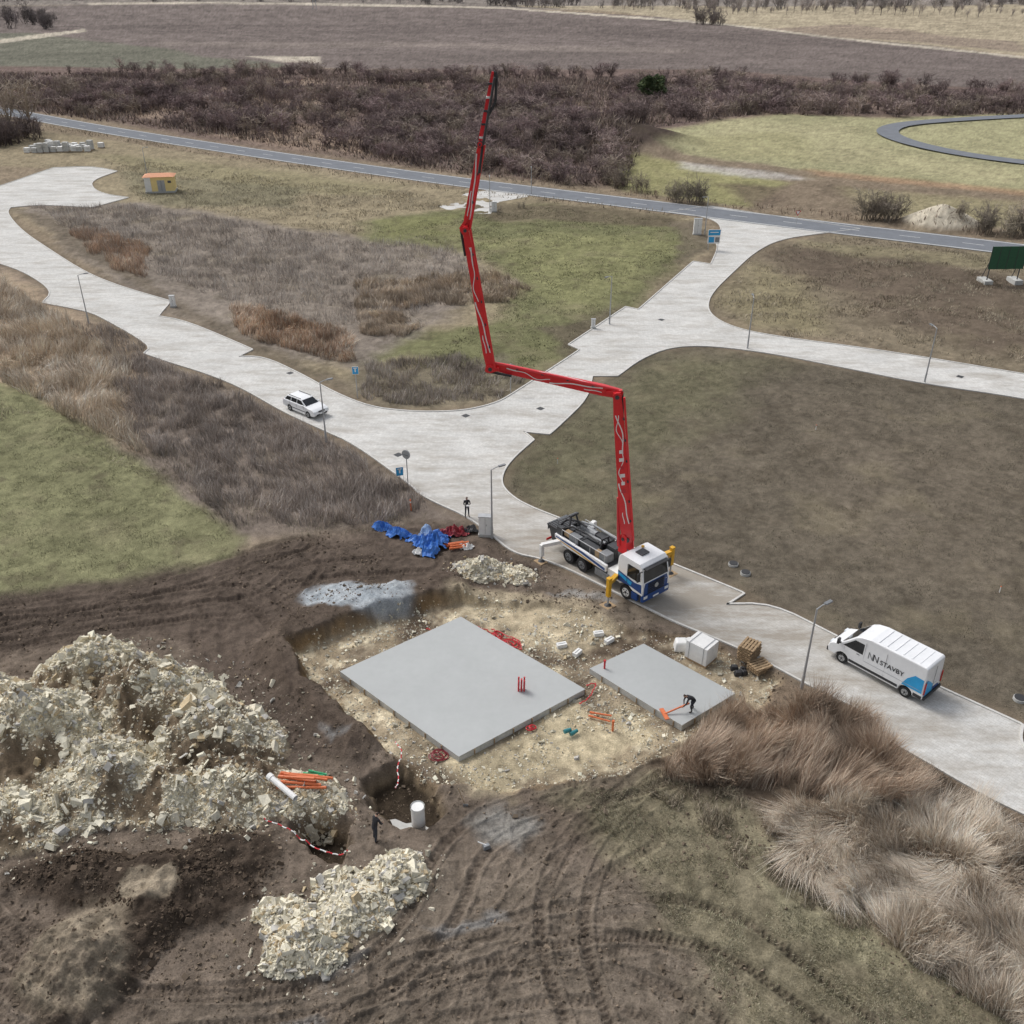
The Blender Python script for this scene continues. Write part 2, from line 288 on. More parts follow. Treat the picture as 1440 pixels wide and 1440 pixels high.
for p in ([(430,1372),(480,1350),(525,1352),(500,1368),(450,1385)],[(385,1440),(420,1425),(445,1436),(410,1450)],[(455,1022),(490,1030),(470,1040)],[(610,1310),(680,1285),(720,1290),(640,1325)],[(770,838),(820,835),(860,850),(800,850)]):
    paint(p,A(136,138,138),.3,.9,.5)
st=M['site']
mixc(A(70,60,52),M['rut']*.62)
C*= (1+st*(n1*.26+n2*.30+n4*.38)+(1-st)*(n3*.14+n1*.24+n2*.28+n4*.30))[:,None]
C*=(1+.09*np.sin((X*.30+Y*.95)*2*math.pi/7+n3*3)*ss(420,600,Y)+.20*far*fbm(X*.35,Y,40,5,40)+.16*far*fbm(X*.6,Y,9,3,44))[:,None]
gf=fbm(X,Y,4,4,41); mixc(A(136,125,98),np.clip(gf*1.5-.3,0,1)*(1-st)*(1-far)*.45)
gb=fbm(X,Y,1.6,5,43); mixc(A(82,73,60),np.clip(gb*2.4-.4,0,1)*(1-st)*(1-far)*.5)
rim=(1-ss(.2,1.1+n1*.8,M['dr']))*(M['dr']>0); mixc(A(94,83,70),rim*.5*(.7+.5*n2).clip(0,1))
C=np.clip(C,.012,.8)
idx=np.arange(len(X)).reshape(shp)
q=np.stack([idx[:-1,:-1],idx[:-1,1:],idx[1:,1:],idx[1:,:-1]],-1).reshape(-1,4)
mt=vcmat("ground_soil",[(1.3,.86,1.14,2),(12,.66,1.34,4)],bump=.8,dist=.08)
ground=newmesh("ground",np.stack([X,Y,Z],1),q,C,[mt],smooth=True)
del wx,wy,n1,n2,n3,n4
# ------------------------------------------------------------------ roads
def flat_poly(name,P,z,m):
    t=tessellate_polygon([[Vector((p[0],p[1],0)) for p in P]])
    ob=newmesh(name,[(p[0],p[1],z) for p in P],[tuple(x) for x in t],None,[m])
    me=ob.data
    if me.polygons[0].normal.z<0: me.flip_normals()
    return ob
def road_mat(name,base,mud,mudamt):
    m,nt,b=principled(name); c=nt.nodes.new('ShaderNodeRGB'); c.outputs[0].default_value=(*map(float,base),1)
    s,l=noise_mul(nt,c.outputs[0],[(.22,.84,1.12,4),(2.6,.86,1.12,4),(26,.86,1.14,2)])
    geo=nt.nodes.new('ShaderNodeNewGeometry')
    mp=nt.nodes.new('ShaderNodeMapping'); mp.inputs['Rotation'].default_value=(0,0,math.radians(49)); nt.links.new(geo.outputs['Position'],mp.inputs[0])
    br=nt.nodes.new('ShaderNodeTexBrick'); br.inputs['Scale'].default_value=1; br.inputs['Brick Width'].default_value=.4; br.inputs['Row Height'].default_value=.2; br.inputs['Mortar Size'].default_value=.01
    br.inputs['Color1'].default_value=(1,1,1,1); br.inputs['Color2'].default_value=(.9,.9,.9,1); br.inputs['Mortar'].default_value=(.7,.68,.64,1)
    nt.links.new(mp.outputs[0],br.inputs['Vector'])
    mx=nt.nodes.new('ShaderNodeMix'); mx.data_type='RGBA'; mx.blend_type='MULTIPLY'; mx.inputs[0].default_value=.8; nt.links.new(s,mx.inputs[6]); nt.links.new(br.outputs[0],mx.inputs[7])
    n=nt.nodes.new('ShaderNodeTexNoise'); n.inputs['Scale'].default_value=.5; n.inputs['Detail'].default_value=7; n.inputs['Roughness'].default_value=.74
    mp2=nt.nodes.new('ShaderNodeMapping'); mp2.inputs['Rotation'].default_value=(0,0,math.radians(49)); mp2.inputs['Scale'].default_value=(.35,1.3,1); nt.links.new(geo.outputs['Position'],mp2.inputs[0]); nt.links.new(mp2.outputs[0],n.inputs['Vector'])
    vd=nt.nodes.new('ShaderNodeVectorMath'); vd.operation='DISTANCE'; nt.links.new(geo.outputs['Position'],vd.inputs[0]); vd.inputs[1].default_value=(7,50,0)
    m1=nt.nodes.new('ShaderNodeMapRange'); m1.inputs[1].default_value=4; m1.inputs[2].default_value=26; m1.inputs[3].default_value=.24; m1.inputs[4].default_value=0; nt.links.new(vd.outputs['Value'],m1.inputs[0])
    ad=nt.nodes.new('ShaderNodeMath'); ad.operation='ADD'; nt.links.new(n.outputs[0],ad.inputs[0]); nt.links.new(m1.outputs[0],ad.inputs[1])
    m2=nt.nodes.new('ShaderNodeMapRange'); m2.inputs[1].default_value=.46; m2.inputs[2].default_value=.76; m2.inputs[3].default_value=0; m2.inputs[4].default_value=mudamt; nt.links.new(ad.outputs[0],m2.inputs[0])
    mx2=nt.nodes.new('ShaderNodeMix'); mx2.data_type='RGBA'; nt.links.new(m2.outputs[0],mx2.inputs[0]); nt.links.new(mx.outputs[2],mx2.inputs[6]); mx2.inputs[7].default_value=(*map(float,mud),1)
    nt.links.new(mx2.outputs[2],b.inputs['Base Color']); b.inputs['Roughness'].default_value=.9; b.inputs['Specular IOR Level'].default_value=.08
    return m
m_road=road_mat("paving",A(189,188,184),A(132,122,107),.8)
flat_poly("paved_road",ROAD,.03,m_road)
flat_poly("paved_road",APR,.035,m_road)
m_kerb=mat("kerb_concrete",A(182,180,175),.8,var=.15,spec=.1)
def kerb(name,P,wd=.14,h=.10,m=None):
    n=len(P); area=sum(P[i][0]*P[(i+1)%n][1]-P[(i+1)%n][0]*P[i][1] for i in range(n)); sg=1 if area>0 else -1
    V=[];Fc=[]
    for i in range(n):
        a=Vector(P[i-1]); b=Vector(P[i]); c=Vector(P[(i+1)%n]); d1=(b-a).normalized(); d2=(c-b).normalized()
        n1=Vector((d1.y,-d1.x))*sg; n2=Vector((d2.y,-d2.x))*sg; nn=(n1+n2); nn=nn.normalized() if nn.length>.1 else n1
        k=min(1.8,1/max(.4,nn.dot(n1))); o=b+nn*wd*k
        V+=[(b.x,b.y,-.1),(b.x,b.y,h),(o.x,o.y,h),(o.x,o.y,-.3)]
    for i in range(n):
        j=(i+1)%n
        for k in range(3): Fc.append((i*4+k,j*4+k,j*4+k+1,i*4+k+1))
    return newmesh(name,V,Fc,None,[m or m_kerb])
kerb("kerb",ROAD)
def ribbon(P,w0,w1,z,V,Fc,a0=0,a1=1e9):
    acc=0; prev=None
    for i in range(len(P)-1):
        a=Vector(P[i]); b=Vector(P[i+1]); L=(b-a).length
        if acc+L>a0 and acc<a1:
            d0=((Vector(P[i+1])-Vector(P[max(0,i-1)])).normalized()); d1=((Vector(P[min(len(P)-1,i+2)])-a).normalized())
            ta=max(0,(a0-acc)/L); tb=min(1,(a1-acc)/L); p=a.lerp(b,ta); q_=a.lerp(b,tb); na=d0.lerp(d1,ta).normalized(); nb=d0.lerp(d1,tb).normalized()
            na=Vector((-na.y,na.x)); nb=Vector((-nb.y,nb.x)); k=len(V)
            for pp,nn,w_ in ((p,na,w0),(p,na,w1),(q_,nb,w1),(q_,nb,w0)): V.append((pp.x+nn.x*w_,pp.y+nn.y*w_,z))
            Fc.append((k,k+3,k+2,k+1))
        acc+=L
    return acc
m_asph=mat("asphalt",A(108,112,118),.9,var=.12,sc=.5,spec=.06); m_line=mat("road_paint",A(196,196,192),.8,var=.2,spec=.1)
def highway(name,P,w,z):
    V=[];Fc=[]; L=ribbon(P,-w/2,w/2,z,V,Fc); newmesh(name,V,Fc,None,[m_asph])
    V=[];Fc=[]; ribbon(P,-w/2+.35,-w/2+.6,z+.008,V,Fc); ribbon(P,w/2-.6,w/2-.35,z+.008,V,Fc)
    a=0
    while a<L: ribbon(P,-.07,.07,z+.008,V,Fc,a,a+3); a+=9
    newmesh(name+"_marking",V,Fc,None,[m_line])
highway("asphalt_road",HWY,7.6,.05)
V=[];Fc=[]; ribbon(HW2,-2.6,2.6,.45,V,Fc); newmesh("asphalt_road",V,Fc,None,[m_asph])
# ------------------------------------------------------------------ mesh builder for objects
import bmesh
class MB:
    def __init__(s): s.v=[]; s.f=[]; s.m=[]; s.mats=[]
    def mi(s,m):
        if m not in s.mats: s.mats.append(m)
        return s.mats.index(m)
    def add(s,V,Fc,m):
        k=len(s.v); i=s.mi(m); s.v+= [tuple(p) for p in V]
        for f in Fc: s.f.append(tuple(k+a for a in f)); s.m.append(i)
    def box(s,c,d,m,rot=None,taper=1.0):
        V=[]
        for z in(-1,1):
            for x,y in((-1,-1),(1,-1),(1,1),(-1,1)):
                t=taper if z>0 else 1; p=Vector((x*d[0]/2*t,y*d[1]/2*t,z*d[2]/2))
                if rot: p=rot@p
                V.append(Vector(c)+p)
        s.add(V,[(3,2,1,0),(4,5,6,7),(0,1,5,4),(1,2,6,5),(2,3,7,6),(3,0,4,7)],m)
    def cyl(s,p,q,r0,r1,m,n=12,cap=True):
        p=Vector(p);q=Vector(q); d=(q-p).normalized(); u=d.orthogonal().normalized(); w=d.cross(u); V=[]
        for P_,r in((p,r0),(q,r1)):
            for i in range(n): a=2*math.pi*i/n; V.append(P_+(u*math.cos(a)+w*math.sin(a))*r)
        Fc=[(i,(i+1)%n,n+(i+1)%n,n+i) for i in range(n)]
        if cap: Fc+=[tuple(range(n-1,-1,-1)),tuple(range(n,2*n))]
        s.add(V,Fc,m)
    def tube(s,pts,r,m,n=8):
        for a,b in zip(pts[:-1],pts[1:]): s.cyl(a,b,r,r,m,n)
    def prism(s,prof,y0,y1,m,taper=0.0,z0=0):
        n=len(prof); V=[]
        for y in(y0,y1):
            for x,z in prof:
                k=max(0,z-z0)*taper; V.append((x,y-math.copysign(k,y) ,z))
        Fc=[(i,(i+1)%n,n+(i+1)%n,n+i) for i in range(n)]
        k=len(s.v); s.add(V,Fc,m); i=s.mi(m)
        t=tessellate_polygon([[Vector((a,b,0)) for a,b in prof]])
        for tri in t: s.f.append(tuple(k+a for a in tri)); s.m.append(i); s.f.append(tuple(k+n+a for a in reversed(tri))); s.m.append(i)
    def beam(s,p,q,a0,b0,a1,b1,side,m):
        p=Vector(p);q=Vector(q); d=(q-p).normalized(); sd_=Vector(side).normalized(); up=d.cross(sd_).normalized(); V=[]
        for P_,a,b in((p,a0,b0),(q,a1,b1)):
            for i,j in((-1,-1),(1,-1),(1,1),(-1,1)): V.append(P_+sd_*a/2*i+up*b/2*j)
        s.add(V,[(3,2,1,0),(4,5,6,7),(0,1,5,4),(1,2,6,5),(2,3,7,6),(3,0,4,7)],m)
    def obj(s,name,parent=None,bevel=0,smooth=False,seg=2,loc=None,rz=0):
        me=bpy.data.meshes.new(name); me.from_pydata([tuple(map(float,p)) for p in s.v],[],s.f)
        for m in s.mats: me.materials.append(m)
        me.polygons.foreach_set('material_index',s.m); me.update()
        b=bmesh.new(); b.from_mesh(me); bmesh.ops.recalc_face_normals(b,faces=b.faces); b.to_mesh(me); b.free()
        if smooth: me.polygons.foreach_set('use_smooth',np.ones(len(me.polygons),bool))
        o=bpy.data.objects.new(name,me); scene.collection.objects.link(o)
        if bevel:
            k=o.modifiers.new('bevel','BEVEL'); k.width=bevel; k.segments=seg; k.limit_method='ANGLE'; k.angle_limit=math.radians(35)
        if loc is not None: o.location=loc
        o.rotation_euler[2]=rz
        if parent: o.parent=parent
        return o
def empty(name,loc,rz=0):
    e=bpy.data.objects.new(name,None); scene.collection.objects.link(e); e.location=loc; e.rotation_euler[2]=rz; e.empty_display_size=.5; return e
M_white=mat("white_paint",(.80,.81,.82),.3,var=.05,sc=.8,coat=.4); M_glass=mat("dark_glass",(.015,.018,.022),.08,var=.2); M_tyre=mat("tyre_rubber",(.018,.018,.019),.85)
M_rim=mat("wheel_rim",(.45,.46,.47),.4,.6); M_black=mat("black_plastic",(.03,.03,.032),.6); M_grey=mat("grey_metal",(.22,.23,.24),.55,.3,var=.3); M_dgrey=mat("dark_metal",(.06,.062,.066),.55,.2,var=.3)
M_red=mat("boom_red",(.72,.022,.03),.38,var=.08,sc=1,coat=.3); M_yel=mat("outrigger_yellow",(.66,.36,.02),.45,var=.15); M_blue=mat("blue_film",(.02,.33,.66),.4,var=.08); M_dblue=mat("dark_blue_paint",(.015,.06,.22),.35)
M_lamp=mat("headlamp",(.75,.78,.8),.1); M_tail=mat("tail_lamp",(.45,.01,.01),.2); M_galv=mat("galvanised_steel",(.42,.43,.44),.5,.3); M_orange=mat("orange_pipe",(.66,.17,.06),.5,var=.15); M_wh2=mat("white_plastic",(.78,.78,.76),.5,var=.08)
M_conc=mat("concrete",A(168,168,164),.85,var=.14,sc=1.2,bump=.3,spec=.1); M_wood=mat("timber",(.36,.26,.16),.8,var=.3,sc=5,spec=.1); M_tarp=mat("blue_tarpaulin",(.04,.16,.50),.5,var=.35); M_redp=mat("red_plastic",(.56,.03,.04),.5)
def wheel(mb,x,y,r,wd,out,rim=M_rim):
    mb.cyl((x,y-wd/2,r),(x,y+wd/2,r),r,r,M_tyre,24)
    yo=y+out*wd/2
    mb.cyl((x,yo-out*.04,r),(x,yo+out*.012,r),r*.62,r*.58,rim,18); mb.cyl((x,yo+out*.01,r),(x,yo+out*.05,r),r*.2,r*.16,M_dgrey,10)
    for i in range(5):
        a=i*2*math.pi/5; mb.box((x+math.cos(a)*r*.4,yo+out*.015,r+math.sin(a)*r*.4),(r*.16,.01,r*.16),M_black)
def quadpanel(mb,pts,m): mb.add(pts,[tuple(range(len(pts)))],m)
# ------------------------------------------------------------------ van
def van():
    f=Vector((-.655,.755)); x0,y0=19.57,44.4
    cx=x0+.755*.95; cy=y0+.655*.95
    e=empty("delivery_van",(cx,cy,.035),math.atan2(f.y,f.x)); tp=.035
    hw=lambda z:1.02-tp*max(0,z-1.0)
    prof=[(.92,.42),(.98,.75),(.93,.98),(.75,1.12),(.28,1.32),(-.62,2.22),(-.95,2.40),(-1.5,2.52),(-4.85,2.54),(-4.98,2.46),(-5.05,.42)]
    prof+= [(-4.45,.36)]+[(-4.035-.42*math.cos(a),.36+.42*math.sin(a)) for a in [math.pi*i/8 for i in range(1,8)]]+[(-3.61,.30),(-.42,.30)]+[(-.42*math.cos(a),.36+.42*math.sin(a)) for a in [math.pi*i/8 for i in range(1,8)]]+[(.44,.38)]
    b=MB(); b.prism(prof,-1.02,1.02,M_white,tp,1.0); b.obj("body",e,.07,seg=4)
    i=MB(); i.box((-2.05,0,.62),(5.6,1.6,.6),M_black); i.obj("underbody",e)
    w_=MB()
    for x in(0,-4.035):
        for y in(-.86,.86): wheel(w_,x,y,.345,.24,1 if y>0 else -1)
    w_.obj("wheels",e)
    d=MB()
    a=Vector((.25,0,1.345)); t=Vector((-.6,0,2.195)); a=a.lerp(t,.06)
    quadpanel(d,[(a.x+.012,-.86,a.z+.012),(a.x+.012,.86,a.z+.012),(t.x+.012,.78,t.z+.012),(t.x+.012,-.78,t.z+.012)],M_glass)
    for s in(-1,1):
        pts=[(.05,1.34),(-.62,2.03),(-1.22,2.03),(-1.22,1.32)]
        quadpanel(d,[(x,s*(hw(z)+.006),z) for x,z in pts],M_glass)
        for xx in(-.05,-1.30,-2.62):
            quadpanel(d,[(xx,s*(hw(.55)+.004),.55),(xx-.015,s*(hw(.55)+.004),.55),(xx-.015,s*(hw(2.2 if xx<-1 else 1.3)+.004),2.2 if xx<-1 else 1.3),(xx,s*(hw(1.3)+.004),2.2 if xx<-1 else 1.3)],M_galv)
        quadpanel(d,[(-1.35,s*(hw(1)+.005),.95),(-4.9,s*(hw(1)+.005),.95),(-4.9,s*(hw(1)+.005),.98),(-1.35,s*(hw(1)+.005),.98)],M_galv)
        d.box((-2.0,s*1.025,.52),(3.1,.03,.16),M_black); d.box((-4.75,s*1.025,.55),(.5,.03,.2),M_black)
        d.box((.3,s*1.14,1.55),(.12,.22,.36),M_black); d.box((.22,s*1.05,1.42),(.06,.12,.06),M_black)
        d.box((.80,s*.76,1.00),(.26,.34,.2),M_lamp); d.box((-5.06,s*.93,1.15),(.04,.12,.75),M_tail)
        d.box((-.95,s*1.028,1.2),(.18,.02,.03),M_black)
    for k in range(6): d.box((-1.9-k*.5,0,2.545),(.06,1.6,.02),M_white)
    d.box((.97,0,.52),(.12,1.95,.26),M_black); d.box((.965,0,.84),(.06,.9,.16),M_black); d.box((-5.08,0,.5),(.14,1.9,.2),M_black)
    d.box((-5.052,0,1.4),(.012,.02,1.9),M_dgrey); d.box((-5.06,-.25,.95),(.02,.5,.12),M_wh2)
    for s in(-1,1):
        quadpanel(d,[(x,s*(hw(z)+.007),z) for x,z in [(-4.5,.82),(-3.75,.82),(-4.0,1.35),(-4.4,1.75),(-4.93,1.72),(-4.95,.82)]],M_blue)
    quadpanel(d,[(-5.066,y,z) for y,z in((.86,.62),(.86,1.7),(.55,1.55),(.05,1.1),(.02,.62))],M_blue)
    quadpanel(d,[(-5.066,y,z) for y,z in((-.05,.62),(-.05,.85),(-.5,.9),(-.8,.62))],M_dblue)
    # monogram: two slanted strokes pairs painted on the flank
    for s in(-1,1):
        x0_=-1.55
        for k in range(2):
            xa=x0_-k*.32*(1)
            for (p,q_) in(((0,1.28),(0,1.72)),((0,1.72),(-.26,1.28)),((-.26,1.28),(-.26,1.72))):
                quadpanel(d,[(xa+p[0],s*(hw(p[1])+.009),p[1]),(xa+p[0]-.055,s*(hw(p[1])+.009),p[1]),(xa+q_[0]-.055,s*(hw(q_[1])+.009),q_[1]),(xa+q_[0],s*(hw(q_[1])+.009),q_[1])],M_black if k else M_grey)
    d.obj("trim",e)
    for s,rz in((1,math.pi),(-1,0)):
        c=bpy.data.curves.new("lettering","FONT"); c.body="STAVBY"; c.size=.42; c.extrude=.002; c.offset=.006
        o=bpy.data.objects.new("lettering",c); scene.collection.objects.link(o); o.parent=e
        o.location=(-2.3 if s>0 else -3.85,s*(hw(1.45)+.014),1.30); o.rotation_euler=(math.radians(90),0,rz); c.materials.append(M_black)
van()
# ------------------------------------------------------------------ estate car
def car():
    x,y=G(431,579); e=empty("parked_car",(x,y,.035),math.atan2(-.64,.766))
    lo=[(2.2,.35),(2.27,.55),(2.2,.78),(1.9,.9),(1.0,1.0),(-2.1,1.02),(-2.28,.85),(-2.27,.4)]
    lo+=[(-1.7,.28)]+[(-1.3-.36*math.cos(a),.3+.36*math.sin(a)) for a in [math.pi*i/8 for i in range(1,8)]]+[(-.94,.24),(.94,.24)]+[(1.3-.36*math.cos(a),.3+.36*math.sin(a)) for a in [math.pi*i/8 for i in range(1,8)]]+[(1.68,.28)]
    b=MB(); b.prism(lo,-.88,.88,M_white,.05,.6); b.obj("body",e,.06,seg=3)
    g=MB(); g.prism([(1.05,.98),(.3,1.42),(-.2,1.47),(-1.7,1.43),(-2.2,1.0)],-.8,.8,M_white,.33,1.0); g.obj("cabin",e,.04,seg=3)
    d=MB(); hw=lambda z:.8-.33*(z-1.0)
    quadpanel(d,[(1.0,-.72,1.03),(1.0,.72,1.03),(.36,.62,1.405),(.36,-.62,1.405)],M_glass)
    quadpanel(d,[(-2.2,-.7,1.06),(-2.2,.7,1.06),(-1.77,.6,1.38),(-1.77,-.6,1.38)],M_glass)
    for s in(-1,1):
        for pts in([(.82,1.04),(.3,1.36),(-.22,1.39),(-.22,1.04)],[(-.3,1.04),(-.3,1.39),(-1.05,1.385),(-1.05,1.04)],[(-1.13,1.04),(-1.13,1.38),(-1.65,1.36),(-1.95,1.04)]):
            quadpanel(d,[(x,s*(hw(z)+.012),z) for x,z in pts],M_glass)
        d.box((.75,s*.93,1.05),(.14,.16,.12),M_white); d.box((2.12,s*.62,.72),(.25,.34,.15),M_lamp); d.box((-2.26,s*.68,.8),(.08,.26,.22),M_tail)
        d.box((0,s*.885,.5),(1.9,.02,.06),M_black); d.box((-.7,s*.58,1.485),(1.7,.04,.04),M_black)
        for xx in(.75,-.26,-1.2): d.box((xx,s*.872,.75),(.015,.012,.42),M_dgrey)
    d.box((2.25,0,.7),(.06,.7,.13),M_black); d.box((2.25,0,.42),(.06,1.2,.12),M_black); d.box((2.285,0,.5),(.02,.5,.11),M_wh2); d.obj("trim",e)
    w_=MB()
    for x in(1.3,-1.3):
        for y in(-.76,.76): wheel(w_,x,y,.315,.2,1 if y>0 else -1)
    w_.obj("wheels",e); i=MB(); i.box((0,0,.5),(3.6,1.4,.4),M_black); i.obj("underbody",e)
car()
# ------------------------------------------------------------------ concrete pump truck
TX,TY=8.35,51.7; TA=math.atan2(-.775,.632)
def truck():
    e=empty("concrete_pump_truck",(TX,TY,.035),TA)
    c=MB(); c.prism([(1.42,.95),(1.45,1.5),(1.42,1.85),(1.22,2.95),(1.0,3.12),(-.55,3.15),(-.78,3.0),(-.8,1.0),(-.55,.95)]+[(-.62*math.cos(a),.62+.62*math.sin(a)*.95) for a in [math.pi*i/8 for i in range(2,7)]]+[(.6,.95)],-1.22,1.22,M_white,.03,1.6); c.obj("cab",e,.09,seg=3)
    d=MB(); hw=lambda z:1.22-.03*max(0,z-1.6)
    fx=lambda z:1.42-(z-1.85)/1.1*.2
    quadpanel(d,[(fx(1.9)+.014,-1.1,1.9),(fx(1.9)+.014,1.1,1.9),(fx(2.72)+.014,1.05,2.72),(fx(2.72)+.014,-1.05,2.72)],M_glass)
    d.box((1.34,0,2.86),(.34,2.1,.09),M_black)
    quadpanel(d,[(1.462,-1.1,1.0),(1.462,1.1,1.0),(1.462,1.1,1.5),(1.44,1.0,1.82),(1.44,-1.0,1.82),(1.462,-1.1,1.5)],M_dblue)
    for z in(1.0,1.14,1.28,1.42,1.56,1.70): d.box((1.485,0,z),(.05,1.5,.06),M_black)
    d.cyl((1.5,0,1.4),(1.53,0,1.4),.17,.17,M_galv,16)
    d.box((1.42,0,.72),(.2,2.42,.46),M_dblue); d.box((1.53,0,.62),(.02,.52,.12),M_wh2)
    for s in(-1,1):
        d.box((1.46,s*.98,.80),(.16,.34,.2),M_lamp)
        pts=[(1.2,1.95),(1.02,2.75),(.05,2.75),(.05,1.85),(.9,1.82)]
        quadpanel(d,[(x,s*(hw(z)+.012),z) for x,z in pts],M_glass)
        quadpanel(d,[(x,s*(hw(z)+.010),z) for x,z in [(1.35,1.1),(1.32,1.75),(.7,1.65),(-.78,1.9),(-.78,1.1),(.4,1.2)]],M_dblue)
        quadpanel(d,[(x,s*(hw(z)+.014),z) for x,z in [(.4,1.25),(.5,1.55),(-.75,1.8),(-.75,1.6)]],M_blue)
        d.box((1.2,s*1.42,2.35),(.1,.24,.62),M_black); d.box((1.25,s*1.3,2.72),(.06,.3,.05),M_black)
        d.box((.75,s*1.12,.6),(.5,.2,.5),M_dblue); d.box((-.02,s*1.16,1.22),(1.5,.12,.07),M_black)
        d.box((.05,s*1.24,2.05),(.02,.02,1.4),M_dgrey)
    d.box((.1,0,3.19),(.6,.7,.06),M_dgrey); d.box((-.35,.5,3.2),(.15,.15,.12),M_yel); d.obj("cab_trim",e)
    w_=MB()
    for y in(-1.03,1.03): wheel(w_,0,y,.52,.36,1 if y>0 else -1,M_wh2)
    for x in(-4.2,-5.55):
        for s in(-1,1): wheel(w_,x,s*.95,.51,.56,s,M_grey)
    w_.obj("wheels",e)
    f=MB()
    for s in(-1,1): f.box((-3.2,s*.42,.86),(8.6,.1,.28),M_dgrey)
    for x in(0,-4.2,-5.55): f.cyl((x,-.9,.52),(x,.9,.52),.09,.09,M_dgrey,8)
    for x in(-2,-3,-6.5): f.box((x,0,.86),(.12,.8,.2),M_dgrey)
    f.box((-2.3,-.95,.72),(1.3,.5,.5),M_grey); f.box((-2.3,.95,.72),(1.3,.5,.5),M_grey); f.obj("chassis",e,.02)
    p=MB()
    p.box((-4.4,0,1.32),(5.2,2.04,.30),M_dgrey)
    for s in(-1,1):
        p.prism([(-1.9,1.12),(-1.9,1.62),(-7.0,1.72),(-7.0,1.45),(-6.4,1.12)],s*1.04,s*1.22,M_white)
        quadpanel(p,[(x,s*1.227,z) for x,z in [(-2.0,1.16),(-2.0,1.36),(-4.2,1.58),(-6.9,1.6),(-6.9,1.5),(-4.4,1.42)]],M_dblue)
        quadpanel(p,[(x,s*1.229,z) for x,z in [(-2.6,1.14),(-4.5,1.34),(-6.9,1.45),(-6.7,1.4),(-4.6,1.22),(-3.4,1.14)]],M_yel)
        for x in(-4.2,-5.55): p.prism([(x-.62,1.0),(x-.45,1.12),(x+.45,1.12),(x+.62,1.0),(x+.45,1.06),(x-.45,1.06)],s*.68,s*1.22,M_black)
        for x in(-2.2,-3.6,-5.0,-6.4): p.cyl((x,s*1.1,1.65),(x,s*1.1,2.25),.025,.025,M_galv,6)
        p.cyl((-2.2,s*1.1,2.25),(-6.4,s*1.1,2.25),.027,.027,M_galv,6)
        # boom cradle
        p.beam((-6.3,s*.6,1.5),(-6.45,s*.22,3.0),.12,.12,.1,.1,(1,0,0),M_dgrey)
        p.beam((-3.3,s*.55,1.5),(-3.3,s*.25,2.6),.1,.1,.1,.1,(1,0,0),M_dgrey)
    p.box((-6.45,0,3.0),(.16,.8,.14),M_dgrey); p.box((-3.3,0,2.62),(.14,.7,.12),M_dgrey)
    p.box((-2.55,.35,1.9),(.8,1.0,.85),M_dgrey); p.box((-2.5,-.6,1.8),(.7,.7,.6),M_grey); p.box((-3.9,.6,1.85),(1.3,.6,.7),M_dgrey); p.box((-4.0,-.6,1.75),(1.5,.6,.5),M_dgrey); p.box((-3.1,-.75,1.75),(.4,.35,.55),M_wood)
    p.cyl((-4.6,.55,2.0),(-6.0,.55,2.0),.3,.3,M_grey,14); p.cyl((-3.4,-.1,2.05),(-7.0,-.1,1.8),.12,.12,M_dgrey,10); p.cyl((-3.4,.2,2.05),(-7.0,.2,1.8),.12,.12,M_grey,10)
    for x in(-4.9,-5.6,-6.2): p.box((x,.0,1.8),(.22,1.7,.45),M_dgrey)
    p.box((-5.4,-.7,1.85),(.9,.5,.5),M_grey); p.cyl((-5.3,.8,1.7),(-5.3,.8,2.3),.18,.18,M_galv,10); p.box((-6.1,-.75,1.95),(.5,.4,.35),M_wood)
    # hopper with grid and agitator guard
    p.prism([(-6.9,1.0),(-6.9,1.85),(-8.1,1.85),(-7.7,.75),(-7.0,.75)],-.85,.85,M_dgrey); p.box((-7.5,0,1.87),(1.3,1.9,.08),M_black); p.box((-8.1,0,1.7),(.06,1.8,.5),M_grey)
    for k in range(7): p.box((-7.0-k*.17,0,1.93),(.03,1.6,.03),M_galv)
    for s in(-1,1): p.beam((-6.9,s*.9,1.85),(-7.1,s*.85,2.6),.07,.07,.05,.05,(1,0,0),M_grey)
    p.beam((-7.1,-.85,2.6),(-7.1,.85,2.6),.06,.06,.06,.06,(1,0,0),M_grey)
    p.box((-7.95,0,.75),(.08,2.3,.16),M_tail); p.box((-6.7,-.95,2.0),(.5,.3,.6),M_dgrey)
    p.tube([(-7.2,.9,1.2),(-6.6,1.0,2.0),(-5.2,.9,2.35),(-3.0,.7,2.45),(-1.6,.4,2.6)],.085,M_grey)
    p.tube([(-6.8,-.4,1.9),(-6.0,-.5,2.45),(-4.8,-.2,2.3),(-3.4,-.5,2.4)],.06,M_black)
    p.tube([(-7.4,-.3,1.9),(-6.9,-.2,2.5),(-6.2,.2,2.55),(-5.4,.3,2.4)],.08,M_black)
    p.obj("pump_deck",e,.015)
    o=MB()
    o.box((-1.35,0,1.15),(1.0,2.2,.55),M_wh2)
    legs=[((-1.0,-1.1),(-.2,-2.6)),((-1.0,1.1),(-.2,3.3)),((-6.5,-1.05),(-6.9,-2.5)),((-6.5,1.05),(-6.9,2.5))]
    for i,((a,b_),(x,y)) in enumerate(legs):
        zt=1.75 if i<2 else 1.3; mm=M_yel if i<2 else M_wh2
        o.beam((a,b_,1.25),(x,y,zt),.28,.34,.24,.30,(0,0,1),mm)
        o.box((x,y,zt-.4),(.26,.26,1.3 if i<2 else .9),mm); o.cyl((x,y,.12),(x,y,zt-.7),.07,.07,M_galv,10); o.cyl((x,y,.0),(x,y,.12),.26,.12,M_dgrey,12); o.box((x,y,-.03),(.8,.8,.08),M_wood)
        if i<2: o.box((x,y,zt+.32),(.3,.3,.1),M_yel)
    o.obj("outriggers",e,.012)
